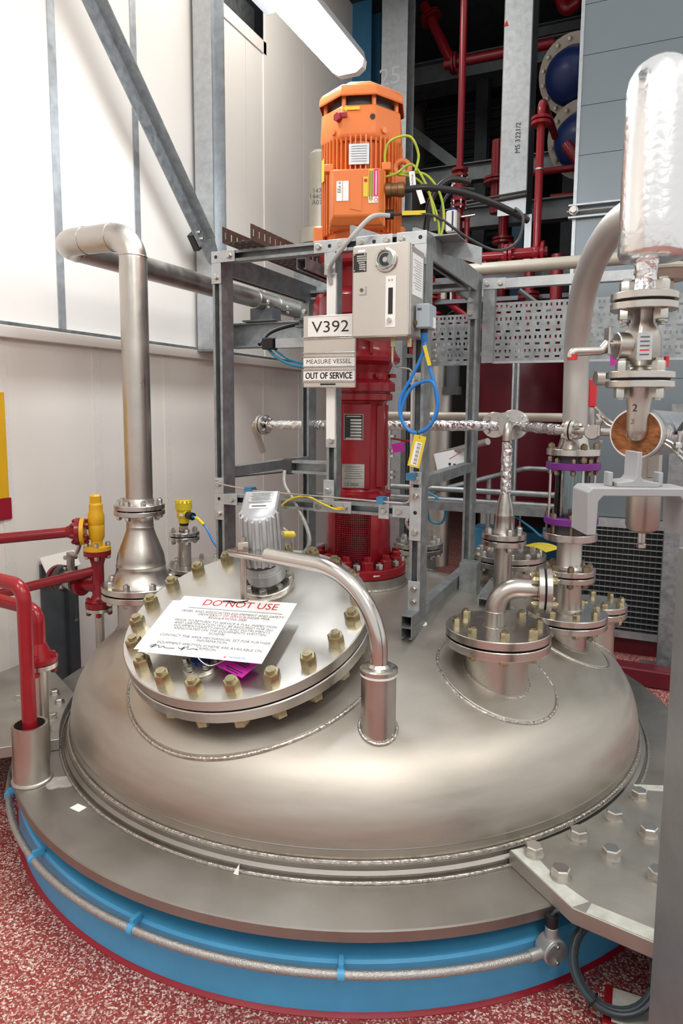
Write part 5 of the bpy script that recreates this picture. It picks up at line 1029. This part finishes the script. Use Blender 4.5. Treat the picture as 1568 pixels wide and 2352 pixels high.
part('foil_wrap', MB().sweep([p0.lerp(p1, i / n_) for i in range(n_ + 1)], .022, 16, radii=[.0205 + .004 * random.random() for _ in range(n_ + 1)]), 'foil', t); flange_pair(t, p0 - dr * .03, dr, .053, .015, .02, 6, .017, .3); part('elbow', MB().sweep(fillet([p0 - dr * .045, p0 - dr * .10, p0 - dr * .10 - Z * .15 + Y * .1], .04), .019, 16), 'beige', t)
flange_pair(t, V((.53, .30, 1.448)), V((0.1, 1, 0)), .055, .012, .02, 4, .018, .78)
t = thing('foil_pipe', 'short foil wrapped pipe leading to the small ball valve in front of the grey pipe', 'pipe', (.62, .2, 1.44))
p0, p1 = V((.64, .215, 1.448)), V((.862, -.045, 1.440)); dr = (p1 - p0).normalized()
part('foil_wrap', MB().sweep([p0.lerp(p1, i / 16) for i in range(17)], .02, 16, radii=[.0185 + .004 * random.random() for _ in range(17)]), 'foil', t)
fx = V((.95, -.3, 0)).normalized(); fc = V((.882, -.068, 1.440)); part('stub', MB().cyl(fc - fx * .06, fc, .014), 'pipe_steel', t); flange_pair(t, fc, fx, .040, .012, .014, 4, .016, .78)
t = thing('ball_valve', 'small steel ball valve with upright red lever handle', 'valve', fc + fx * .08)
part('body', MB().cyl(fc + fx * .012, fc + fx * .15, .014).sph(fc + fx * .075, .030).cyl(fc + fx * .075, fc + fx * .075 - Y * .042, .024), 'pipe_steel', t); part('lever', MB().sweep(spline([fc + fx * .075 + Z * .02 - Y * .03, fc + fx * .07 + Z * .06 - Y * .04, fc + fx * .072 + Z * .085 - Y * .04]), .0095, 10), 'grey_cast', t)
mat('red_grip', (.55, .02, .03), 0, .4); part('grip', MB().cham(fc + fx * .072 + V((0, -.04, .135)), (.026, .012, .10), .005, X, Y, Z), 'red_grip', t); part('drain_plug', MB().hexa(fc + fx * .105 - Z * .03, -Z, .012, .01), 'zinc', t)
# back flanges behind the riser
for (x, y, R, z, lb, n) in ((.55, .62, .175, .80, 'wide bolted flange pair carrying a yellow card behind the foil riser', 12), (.10, .60, .125, .82, 'flange pair behind the right front post seen through the frame', 8), (.98, .33, .115, .685, 'low bolted flange behind the sight glass', 8), (-.22, .62, .09, .815, 'small flange pair behind the red lantern', 6)):
    t = thing('dome_flange', lb, 'flange', (x, y, z)); flange_pair(t, (x, y, z), Z, R, .024, R * .6, n, .024, .3, blind=True, bm='brass_zinc' if x > .9 else 'zinc')
b = MB(); cy = []
for i in range(9): a = -.9 + 1.8 * i / 8; cy.append((.10 * math.sin(a), .055 * math.cos(a)))
vs = [V((.66, .50, .835)) + X * x + Z * z + V((.05, .12, 0)) * k for k in (0, 1) for x, z in cy]; b.add(vs, [(i, i + 1, 9 + i + 1, 9 + i) for i in range(8)]); o = single('yellow_card', b, 'yellow', 'curled pale yellow card lying on the wide rear flange', 'card', ang=0); sd = o.modifiers.new('thickness', 'SOLIDIFY'); sd.thickness = .002
t = thing('rear_valve', 'small steel valve head with teal cables behind the right front post', 'valve', (.14, .60, .85)); part('stem', MB().cyl((.10, .60, .845), (.10, .60, 1.05), .022).hexa((.10, .60, .90), Z, .07, .04), 'pipe_steel', t); part('head', MB().cham((.10, .60, 1.08), (.08, .07, .08), .01), 'grey_cast', t)
cable('teal_cable', [(.16, .55, 1.10), (.22, .5, 1.09), (.27, .48, 1.03), (.25, .48, .97), (.19, .49, .98), (.17, .5, 1.05), (.165, .5, .95), (.16, .5, .87)], .006, 'teal_cable', 'teal cable looped beside the rear valve head')
single('cable_marker', MB().box((.165, .49, 1.0), (.014, .004, .07)), 'yellow', 'yellow marker on the teal cable of the rear valve', 'tag')
cable('teal_cable', [(.60, .47, 1.03), (.68, .42, .99), (.73, .40, .96), (.74, .4, 1.0)], .005, 'teal_cable', 'short teal cable hook beside the sight glass')
# equipment seen through the frame on the right
t = thing('hanging_document', 'white document hanging behind the right rear post', 'paper', (.06, 1.4, 1.2)); part('sheet', MB().box((.06, 1.40, 1.20), (.22, .002, .13), V((.97, 0, .24)).normalized(), Y, V((-.24, 0, .97)).normalized()), 'paper', t)
for k in range(3): part('printed_mark', MB().box((.10 - k * .03, 1.398, 1.17 + k * .004), (.014, .001, .016)), 'print_black', t)
part('red_scribble', MB().box((.07, 1.398, 1.23), (.08, .001, .003), V((.8, 0, .5)).normalized(), Y, V((-.5, 0, .8)).normalized()), 'print_red', t)
single('document_pipe', MB().cyl((-.08, 1.53, 1.22), (.30, 1.25, 1.33), .02), 'stainless', 'sloping steel tube above the hanging document', 'pipe')
single('magenta_tag', MB().box((-.12, .9, 1.30), (.07, .002, .05), V((.97, 0, .2)).normalized(), Y, V((-.2, 0, .97)).normalized()), 'magenta', 'magenta tag hanging behind the agitator', 'tag')
t = thing('rear_pipe_stack', 'stack of small steel flanges and valves behind the agitator', 'pipe', (-.2, .95, 1.1)); part('pipe', MB().cyl((-.2, .95, .9), (-.2, .95, 1.45), .02), 'pipe_steel', t); b = MB()
for z in (1.13, 1.16, 1.25, 1.28, 1.36): flg(b, (-.2, .95, z), Z, .045, .014)
part('flange', b, 'machined_steel', t); part('lever', MB().cyl((-.17, .92, 1.35), (-.02, .9, 1.33), .006, n=8), 'red_paint', t)
single('foil_bundle', MB().sph((.17, .30, 1.0), .05, 14, .8), 'foil', 'crumpled foil wrapping between agitator and right front post', 'foil')
t = thing('far_panel', 'white board coloured as a bright lit bay, with label, far behind the frame', 'panel', (.05, 4.2, 1.2)); part('board', MB().bb(-.55, -.1, 5.0, 5.03, 0, 2.2), 'white', t); part('foil_elbow', MB().sph((-.35, 4.9, 1.35), .12), 'foil', t); part('label', MB().bb(-.42, -.30, 4.97, 4.98, 1.8, 2.0), 'black_label', t); part('red_stripe', MB().bb(-.18, -.12, 4.97, 4.99, .8, 2.2), 'red_paint', t)  # white board carries the brightness of the lit bay in its colour
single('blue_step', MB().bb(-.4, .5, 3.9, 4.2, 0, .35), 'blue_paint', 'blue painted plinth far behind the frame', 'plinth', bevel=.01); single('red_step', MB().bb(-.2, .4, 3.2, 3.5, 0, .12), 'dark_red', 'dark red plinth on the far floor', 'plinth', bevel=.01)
# ================================================================== FOREGROUND RIGHT
FX, FY = 1.108, -.885; FP = V((FX, FY, 0))
t = thing('foil_cylinder', 'tall shiny foil wrapped cylinder with rounded top above a flange', 'cylinder', FP + Z * 1.795)
part('foil_jacket', MB().lathe(FP + V((.012, .0, 0)), Z, [(0, 1.866), (.04, 1.862), (.07, 1.866), (.0765, 1.88), (.0755, 1.95), (.0765, 2.05), (.075, 2.15), (.0755, 2.235), (.071, 2.262), (.058, 2.286), (.035, 2.303), (0, 2.310)], 44), 'foil_smooth', t, ang=60)
part('foil_neck', MB().lathe(FP, Z, [(.034, 1.79), (.026, 1.80), (.0235, 1.83), (.025, 1.85), (.03, 1.868)], 24), 'foil', t)
flange_pair(t, FP + Z * 1.769, Z, .0745, .0165, .024, 4, .029, .78, rb=.054)
t = thing('valve_body', 'chunky cast steel valve with side lever and name plate', 'valve', FP + Z * 1.585); FQ = FP + V((.003, -.014, 0))
part('body', MB().lathe(FP, Z, [(.033, 1.752), (.030, 1.74), (.031, 1.72), (.044, 1.70), (.048, 1.685), (.048, 1.64), (.040, 1.622), (.030, 1.615), (.030, 1.607)], 6, u=V((.91, .41, 0))), 'stainless', t, bevel=.004)
sdv = V((-.913, -.407, 0)); part('bonnet', MB().cyl(FP + Z * 1.668, FP + sdv * .062 + Z * 1.668, .032, n=28), 'stainless', t, bevel=.003); part('stem', MB().cyl(FP + sdv * .06 + Z * 1.672, FP + sdv * .085 + Z * 1.672, .008), 'machined_steel', t); part('lever', MB().sweep(fillet([FP + sdv * .08 + Z * 1.675, FP + sdv * .095 + Z * 1.657, FP + sdv * .165 + Z * 1.654, FP + sdv * .166 + Z * 1.64], .01, 6), .0105, 12), 'machined_steel', t); part('lever_tip', MB().cyl(FP + sdv * .163 + Z * 1.648, FP + sdv * .163 + Z * 1.635, .0115, n=12), 'red_grip', t); part('lever_plate', MB().box(FP + sdv * .083 + Z * 1.68, (.004, .03, .06), sdv, Z.cross(sdv), Z), 'machined_steel', t)
vd = (CAMP - FP); vd.z = 0; vd.normalize(); vs2 = Z.cross(vd); plate(t, FP + vd * .046 + vs2 * .006 + Z * 1.664, vs2, Z, .032, .062, 'galvanised_light', .002)
for k in range(5): plate(t, FP + vd * .0482 + vs2 * .006 + Z * (1.685 - k * .01), vs2, Z, .02, .003, 'print_grey' if k != 3 else 'print_red', .0004, 'printed_line')
flange_pair(t, FP + Z * 1.589, Z, .0765, .0155, .024, 4, .029, .78, rb=.055)
part('outlet', MB().sweep(fillet([FP + Z * 1.574, FP + V((.0, -.0, 1.472)), FP + V((.03, .10, 1.468))], .035, 10), .024, 24, radii=[.031] + [.0255] * 40), 'pipe_steel', t, ang=60) if False else part('outlet', MB().lathe(FP, Z, [(.034, 1.573), (.030, 1.55), (.0255, 1.52), (.0255, 1.47), (.022, 1.452), (.012, 1.443), (0, 1.441)], 28), 'pipe_steel', t, ang=60)
lettering('2', .024, 'print_black', t, FP + vd * .0285 - vs2 * .008 + Z * 1.522, vs2, Z, label='marker figure'); lettering('2', .016, 'print_grey', t, FP + vd * .0265 - vs2 * .012 + Z * 1.49, vs2, Z, label='faint marker figure'); part('stem_grip', MB().cyl(FP + vs2 * .055 + V((0, .03, 1.62)), FP + vs2 * .055 + V((0, .03, 1.645)), .006), 'red_grip', t)
CA = V((.22, .97, -.02)).normalized(); CC = FP + V((-.004, .0, 1.462))
t = thing('cork_lagged_pipe', 'cork lagged pipe end in bright cladding with strap clamps', 'pipe', CC)
part('cork', MB().lathe(CC, CA, [(.02, 0), (.056, 0), (.056, .5), (.02, .5)], 40), 'cork', t); part('cladding', MB().lathe(CC, CA, [(.056, .004), (.060, .004), (.060, .55), (.056, .55)], 40), 'foil_smooth', t); part('inner_pipe', MB().cyl(CC - CA * .005, CC + CA * .5, .02), 'pipe_steel', t)
part('strap', MB().ring(CC, CA, .060, .063, .015, .045), 'zinc', t)
for sgn, zz in ((1, -.045), (-1, .045)):
    side = vs2 * sgn; e0 = CC + CA * .03 + side * .058 + Z * zz * .5; part('strap_ear', MB().sweep([e0, e0 + side * .02 + Z * zz * .3, e0 + side * .045 + Z * zz * .9], .004, 8).sweep([e0 - Z * zz * .2, e0 + side * .015 - Z * zz * .05, e0 + side * .04 + Z * zz * .5], .004, 8), 'zinc', t); part('strap_bolt', MB().hexa(e0 + side * .032 + Z * zz * .2 - CA * .01, -Z * sgn * -1, .016, .012).cyl(e0 + side * .032 - Z * .03, e0 + side * .032 + Z * .03, .004), 'zinc', t)
t = thing('filter_housing', 'slim steel filter cylinder with drain tip behind the support bracket', 'filter', (1.13, -.61, 1.13)); c = V((1.131, -.612, 0))
part('shell', MB().lathe(c, Z, [(0, 1.178), (.02, 1.178), (.040, 1.188), (.0445, 1.20), (.0445, 1.30), (.042, 1.302), (.042, 1.46)], 32), 'stainless', t); part('drain', MB().cyl(c + Z * 1.150, c + Z * 1.18, .010).hexa(c + Z * 1.135, Z, .022, .012), 'machined_steel', t); part('side_box', MB().cham(c + V((.02, -.04, 1.38)), (.03, .02, .09), .003), 'stainless', t)
# support bracket (channel and tee) and post
t = thing('pipe_bracket', 'light grey welded channel bracket with upright tee below the cork pipe', 'bracket', (1.13, -1.03, 1.25)); bu = V((.913, .407, 0)); bn = V((-.407, .913, 0)); bc = V((1.127, -1.051, 0))
part('channel', MB().prism([(-.118, -.105), (-.096, -.105), (-.094, -.03), (-.084, -.018), (.084, -.018), (.094, -.03), (.096, -.105), (.118, -.105), (.118, -.01), (.108, 0), (-.108, 0), (-.118, -.01)], bc + Z * 1.348, bu, Z, bn, 0, .10), 'light_paint', t, bevel=.002)
part('tee', MB().prism([(-.047, 0), (.047, 0), (.047, .010), (.012, .014), (.005, .024), (.005, .078), (-.005, .078), (-.005, .024), (-.012, .014), (-.047, .010)], bc + Z * 1.348 + bn * .02, bu, Z, bn, 0, .07), 'light_paint', t, bevel=.0015)
for s in (-1, 1): part('guide_lug', MB().box(bc + bu * s * .056 + bn * .05 + Z * 1.364, (.010, .03, .032), bu, bn, Z), 'light_paint', t, bevel=.002)
PL = V((1.314, -1.104, 0))
single('support_post', MB().prism(i_poly(.16, .15, .009, .012), PL + V((-.012, -.1, 0)), bn, bu, Z, 0, 1.247), 'painted_post', 'grey steel post in front of the vessel carrying the channel bracket', 'post', loc=(1.29, -1.2, 0), bevel=.003)
cable('black_cable', [(1.20, -.75, 1.46), (1.23, -.7, 1.50), (1.30, -.65, 1.54), (1.40, -.6, 1.56)], .006, 'black', 'black cable arching out beside the cork pipe')
t, ux, uy, nn = sheet('magenta_tag', 'small magenta tag hanging from the pipe behind the valve', V((1.045, -.615, 1.655)), bu + Z * .1, Z - bu * .1, .04, .03, 'magenta')
t = thing('side_valve', 'horizontal steel fitting behind the chunky valve', 'fitting', (1.02, -.6, 1.60)); part('body', MB().cyl((.99, -.62, 1.605), (1.12, -.56, 1.605), .02).cyl((1.06, -.59, 1.605), (1.075, -.583, 1.605), .04), 'pipe_steel', t)
t = thing('horizontal_pipe', 'thin grey pipe behind the large bend pipe', 'pipe', (1.0, 1.0, 1.42)); part('pipe', MB().cyl((-.3, .95, 1.475), (.80, .95, 1.475), .022), 'beige', t)
single('lagged_pipe', MB().cyl((1.15, .3, 1.42), (2.2, .3, 1.42), .04), 'stainless', 'grey pipe running off to the right behind the cork pipe', 'pipe')
t = thing('spring_actuator', 'beige domed actuator above the tray behind the foil cylinder', 'actuator', (1.17, -.1, 1.95)); part('diaphragm', MB().lathe((1.16, -.1, 0), Z, [(0, 1.945), (.06, 1.945), (.07, 1.955), (.085, 1.97), (.10, 1.972), (.10, 1.98), (.085, 1.982), (.07, 1.995), (0, 2.0)], 36), 'beige', t); part('yoke', MB().cham((1.14, -.1, 1.92), (.09, .06, .05), .006), 'beige', t)
single('cable_marker', MB().box((1.065, -.12, 1.905), (.012, .003, .06), V((.8, 0, -.6)).normalized(), Y, V((.6, 0, .8)).normalized()), 'yellow', 'yellow marker on the actuator cable above the tray', 'tag')
# ================================================================== VESSEL SUPPORT BRACKETS
def bracket_plate(name, label, poly, blts, af=.043, edge=()):
    t = thing(name, label, 'bracket', (poly[0][0], poly[0][1], RZ)); b = MB().prism([(x, y) for x, y in poly], (0, 0, 0), X, Y, Z, RZ + .0005, RZ + .0425); part('plate', b, 'plate_steel', t, bevel=.002)
    for x, y in blts: inst('bolt', head_mesh(af, 'machined_steel'), t, (x, y, RZ + .0425), Z, random.random())
    return t
import cmath
def arc(r, a0, a1, n=8): return [(r * math.cos(math.radians(a0 + (a1 - a0) * i / n)), r * math.sin(math.radians(a0 + (a1 - a0) * i / n))) for i in range(n + 1)]
poly = arc(1.19, -45.2, -16, 10) + [(1.75, -.10), (1.9, -.6), (1.75, -1.15), (1.023, -1.005)]
t = bracket_plate('support_bracket', 'thick steel support plate with eight hexagon bolts beside the grey post', poly, [(.904, -.833), (1.01, -.706), (1.101, -.561), (1.168, -.41), (.983, -.901), (1.101, -.757), (1.196, -.607), (1.217, -.80), (1.31, -.66), (1.38, -.48)])
part('painted_edge', MB().prism([(.842, -.842), (1.022, -1.002), (1.058, -.965), (.98, -.915), (.925, -.855), (.87, -.82)], (0, 0, 0), X, Y, Z, RZ + .0426, RZ + .0432), 'primer', t, label='worn pale paint along the plate edge'); part('painted_edge', MB().prism([(1.055, -1.008), (1.75, -1.146), (1.75, -1.10), (1.065, -.968)], (0, 0, 0), X, Y, Z, RZ + .0426, RZ + .0432), 'primer', t)
part('painted_edge', MB().prism([(1.150, -.330), (1.30, -.275), (1.32, -.31), (1.16, -.36)], (0, 0, 0), X, Y, Z, RZ + .0426, RZ + .0432), 'primer', t)
for p in ((1.7, -.4), (1.7, -1.0)): part('pedestal', MB().bb(p[0] - .06, p[0] + .06, p[1] - .06, p[1] + .06, 0, RZ), 'dark_red', t)
poly = arc(1.2, -132, -152, 8); poly = poly + [(-1.55, -.30), (-1.55, -1.35), (-1.02, -1.10)]
t = bracket_plate('support_bracket', 'stained steel support plate with hexagon bolts behind the red dip pipe', poly, [(-1.037, -.793), (-.962, -.775), (-.898, -.866), (-1.129, -.606), (-1.041, -.662), (-1.227, -.70), (-1.245, -.917), (-1.112, -.927)], .032)
for p in ((-1.48, -.5), (-1.48, -1.2)): part('pedestal', MB().bb(p[0] - .06, p[0] + .06, p[1] - .06, p[1] + .06, 0, RZ), 'dark_red', t)
# ================================================================== BASE CONDUIT
t = thing('ring_conduit', 'grey conduit bent around the blue skirt on pale blue clips', 'conduit', (0, -1.37, .125)); cr = 1.375
part('tube', MB().sweep([(cr * math.cos(math.radians(a)), cr * math.sin(math.radians(a)), .136 + .006 * math.sin(math.radians(a * 3))) for a in [-46 - i * 1.5 for i in range(72)]], .0115, 12), 'braid', t)
for a in (-68, -92, -112, -130):
    d = V((math.cos(math.radians(a)), math.sin(math.radians(a)), 0)); z = .136 + .006 * math.sin(math.radians(a * 3)); part('clip', MB().box(d * (cr - .016) + Z * (z + .016), (.034, .012, .02), d, Z.cross(d), Z).ring(d * cr + Z * z, Z.cross(d), .0112, .015, -.009, .009, 20), 'blue_paint', t)
d = V((math.cos(math.radians(-45)), math.sin(math.radians(-45)), 0)); jc = d * (cr + .0) + Z * .138
part('junction_box', MB().cyl(jc - d * .022, jc + d * .022, .034, n=28).cyl(jc, jc + Z * .062, .016), 'grey_cast', t, bevel=.003); part('box_lid', MB().cyl(jc + d * .022, jc + d * .026, .030, n=28), 'galvanised', t); part('gland', MB().cyl(jc + Z * .062, jc + Z * .092, .016), 'black', t); part('reducer', MB().cyl(jc + V((-.707, -.707, 0)) * .03 - V((0, 0, .004)), jc + V((-.707, -.707, 0)) * .065 - V((0, 0, .006)), .0145), 'grey_cast', t)
for s in (-1, 1): inst('screw', head_mesh(.008, 'zinc', False), t, jc + d * .026 + Z * .022 * s, d)
# coil of cable under the plate
cc = V((1.125, -.955, .130)); cn = V((.1, -.8, .6)).normalized(); cu, cw = perp(cn); pts = []
for k in range(5 * 32 + 1):
    a = 2 * PI * k / 32; R = .097 + .0045 * math.sin(k * .07 + 1) + .0035 * (k // 32 - 2); pts.append(cc + (cu * math.cos(a) + cw * math.sin(a)) * R + cn * (.006 * math.sin(k * .11) + .004 * (k // 32 - 2)))
t = thing('cable_coil', 'coil of dark slate cable lying under the support plate', 'cable', cc); part('windings', MB().sweep(pts, .0062, 8), 'slate_cable', t)
for a in (.4, 2.6, 4.4): dd = cu * math.cos(a) + cw * math.sin(a); part('cable_tie', MB().torus(cc + dd * .097, cn.cross(dd), .019, .0025, 16, 6), 'black', t)
cable('coil_lead', [jc + Z * .09, jc + Z * .11 + V((.02, .0, 0)), jc + V((.07, .03, .07)), cc - cu * 0 + cw * .10], .004, 'slate_cable', 'thin lead from the conduit box to the coil of cable')
t = thing('floor_bracket', 'red painted floor bracket with pale plate at the foot of the grey post', 'bracket', (1.16, -1.0, 0)); part('base', MB().bb(1.105, 1.5, -1.03, -.905, 0, .03), 'red_paint', t, bevel=.003); part('plate', MB().bb(1.125, 1.5, -1.02, -.915, .03, .036), 'primer', t, bevel=.002)
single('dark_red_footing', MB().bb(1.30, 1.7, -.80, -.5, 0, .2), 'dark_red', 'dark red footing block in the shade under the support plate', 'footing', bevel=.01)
# ================================================================== LEFT RED PIPES
PP = V((-.731, -1.081, 0))
single('dip_pot', MB().pipe(PP + Z * RZ, PP + Z * .445, .058, .049, 40).torus(PP + Z * (RZ + .003), Z, .060, .007, 40, 8), 'pipe_steel', 'open steel pot welded to the flange ring around the red dip pipe', 'pot')
single('dip_pipe', MB().sweep(fillet([PP + V((.0, 0, .30)), PP + Z * .925, PP + V((-.975, .02, .968))], .055, 10), .0235, 24), 'red_paint', 'red dip pipe standing in the steel pot and bending left', 'pipe', ang=60)
P2_ = V((-.818, -.951, 0)); t = thing('red_drain_pipe', 'red flanged pipe on a bare steel leg behind the dip pot', 'pipe', P2_ + Z * RZ)
part('leg', MB().cyl(P2_ + Z * RZ, P2_ + Z * .60, .024, n=24), 'pipe_steel', t); part('lower_flange', MB().cyl(P2_ + Z * .585, P2_ + Z * .602, .06, n=36), 'machined_steel', t); part('flange', MB().cyl(P2_ + Z * .605, P2_ + Z * .622, .061, n=36).lathe(P2_, Z, [(.045, .622), (.038, .64), (.024, .675)], 28), 'red_paint', t); bolts(t, P2_, Z, .046, 4, stud_mesh(.02, .04, 'red_paint'), .6, h=.622)
part('pipe', MB().sweep(fillet([P2_ + Z * .66, P2_ + Z * .795, P2_ + V((-.9, .02, .835))], .05, 10), .0235, 24), 'red_paint', t, ang=60)
YV = V((-1.12, -.34, 0)); t = thing('safety_valve', 'yellow safety valve with red flanged inlet and outlet pipes by the wall', 'valve', YV + Z * .60)
part('body', MB().lathe(YV, Z, [(0, .884), (.025, .884), (.025, .91), (.034, .925), (.036, .98), (.034, .985), (.036, .99), (.036, 1.03), (.030, 1.045), (.03, 1.075), (.024, 1.085), (0, 1.085)], 28).lathe(YV, Z, [(.026, 1.075), (.026, 1.115), (.018, 1.122), (0, 1.124)], 6), 'amber', t, ang=30)
part('body_flange', MB().cyl(YV + Z * .868, YV + Z * .886, .06, n=32), 'amber', t); part('inlet_flange', MB().cyl(YV + Z * .846, YV + Z * .866, .06, n=32), 'red_pipe', t); bolts(t, YV, Z, .046, 4, stud_mesh(.02, .04), .7, h=.886)
od = V((-.78, -.55, .0)).normalized(); oc = YV + Z * .955; part('outlet_flange', MB().cyl(oc + od * .05, oc + od * .068, .06, n=32), 'amber', t); part('outlet_flange', MB().cyl(oc + od * .07, oc + od * .088, .062, n=32).lathe(oc, od, [(.045, .088), (.036, .10), (.024, .13)], 24), 'red_pipe', t); part('outlet_pipe', MB().cyl(oc + od * .10, oc + od * .9 + Z * -.06, .0235), 'red_pipe', t); bolts(t, oc, od, .047, 6, stud_mesh(.018, .04, 'red_pipe'), .3, h=.088)
part('inlet_pipe', MB().lathe(YV, Z, [(.05, .846), (.036, .83), (.027, .80), (.027, .66), (.036, .645), (.05, .63)], 24), 'red_pipe', t); part('inlet_flange', MB().cyl(YV + Z * .606, YV + Z * .628, .06, n=32), 'red_pipe', t); part('lower_flange', MB().cyl(YV + Z * .586, YV + Z * .602, .058, n=32), 'machined_steel', t); bolts(t, YV, Z, .046, 4, stud_mesh(.02, .045, 'red_pipe'), .7, h=.628); part('leg', MB().cyl(YV + Z * .16, YV + Z * .586, .02, n=20), 'pipe_steel', t)
part('branch_pipe', MB().cyl(YV + Z * .775, YV + od * .8 + V((0, 0, .60)), .022), 'red_pipe', t); part('side_branch', MB().cyl(YV + Z * .70, YV + V((-.09, .0, .70)), .03).cyl(YV + V((-.09, 0, .70)), YV + V((-.11, 0, .70)), .055), 'red_pipe', t)
t = thing('isolation_valve', 'dirty steel isolation valve with upright lever in the wall opening', 'valve', (-1.40, -.28, .7)); c = V((-1.36, -.30, .70)); part('body', MB().cyl(c, c + V((.10, -.02, 0)), .045).cyl(c + V((.035, 0, 0)), c + V((.035, 0, .13)), .018).cyl(c + V((.035, 0, .10)), c + V((.035, 0, .112)), .032), 'stainless', t); part('black_flange', MB().cyl(c + V((-.03, 0, 0)), c + V((0, 0, 0)), .062).cyl(c + V((.10, -.02, 0)), c + V((.115, -.022, 0)), .058), 'dark_grey', t); part('red_flange', MB().cyl(c + V((-.06, .01, 0)), c + V((-.035, 0, 0)), .06), 'dark_red', t); part('lever', MB().sweep(spline([c + V((.035, -.01, .125)), c + V((.09, -.02, .13)), c + V((.13, -.03, .19)), c + V((.14, -.03, .24))]), .009, 8), 'zinc', t); bolts(t, c, X, .05, 6, stud_mesh(.018, .02), .2, h=.0); part('chain_weight', MB().cyl(c + V((.10, -.04, -.17)), c + V((.10, -.04, -.05)), .0015, n=6).sph(c + V((.10, -.04, -.18)), .010), 'dark_grey', t)
t = thing('wall_opening', 'dark slab coloured as a shaded service opening in the lower wall, with hinged cover', 'hatch', (-1.69, -.04, .4)); part('recess_shade', MB().bb(-1.699, -1.688, -.15, .06, .0, .70), 'dim_steel', t); part('jamb', MB().bb(-1.69, -1.66, .0, .07, .0, .70), 'dark_steel', t); part('cover_flap', MB().prism([(0, 0), (.004, .004), (.05, -.075), (.046, -.078)], (-1.69, -.155, .735), X, Z, Y, 0, .23), 'wall_lower', t)  # dark slab on the wall face stands in for shade inside the opening
t = thing('wall_sign', 'amber wall panel with a crimson lower band at the edge of the white wall', 'sign', (-1.69, -.6, 1.28)); part('amber_panel', MB().bb(-1.699, -1.689, -1.1, -.318, 1.07, 1.58), 'amber', t, bevel=.002); part('crimson_band', MB().bb(-1.699, -1.6885, -1.1, -.306, .965, 1.07), 'crimson', t, bevel=.002)
# ---- finer pieces go under the part that carries them
PLATES = ('nameplate', 'data_plate', 'name_strip', 'sheet', 'label_plate', 'tag_plate', 'barcode_strip', 'side_sheet', 'sticker', 'warning_sticker', 'plate', 'label', 'board', 'pipe', 'outlet', 'shaft', 'base_flange')
FLANGES = ('flange', 'base_flange', 'lid', 'bracket', 'plate', 'terminal_base', 'base', 'back_bracket', 'inlet_flange', 'body_flange', 'outlet_flange', 'lower_flange', 'nozzle_stub', 'box_lid', 'joint_flange', 'black_flange', 'purple_ring', 'bell', 'angle_section', 'post')
CARRY = {k: PLATES for k in ('printed_line', 'data_field', 'lettering', 'printed_mark', 'bar', 'signature', 'rule', 'logo_mark', 'eyelet', 'red_mark', 'red_scribble', 'warning_dot', 'warning_triangle', 'warning_ring')}
CARRY.update({k: FLANGES for k in ('bolt', 'screw', 'bolt_hole')})
bn = lambda o: o.name.split('.')[0]
bpy.context.view_layer.update()
def bbox(o): p = [o.matrix_local @ V(c) for c in o.bound_box]; return V([min(q[k] for q in p) for k in range(3)]), V([max(q[k] for q in p) for k in range(3)])
for r in [o for o in COL.objects if o.type == 'EMPTY']:
    ch = list(r.children); bxs = {o: bbox(o) for o in ch}
    for o in ch:
        ok = CARRY.get(bn(o))
        if not ok: continue
        best = None; lo, hi = bxs[o]; cen = (lo + hi) / 2
        for c in ch:
            if c is o or bn(c) not in ok or (c.matrix_local.translation.length > 1e-5 or abs(c.matrix_local[0][0] - 1) > 1e-5): continue
            a_, b_ = bxs[c]; gap = V([max(0, a_[k] - cen[k], cen[k] - b_[k]) for k in range(3)]).length; vol = (b_ - a_).length
            key = (round(gap, 3), vol)
            if best is None or key < best[0]: best = (key, c)
        if best and best[0][0] < .06: ml = o.matrix_local.copy(); o.parent = best[1]; o.matrix_local = ml
for o in bpy.data.objects:
    if 'o' in o.keys(): del o['o']
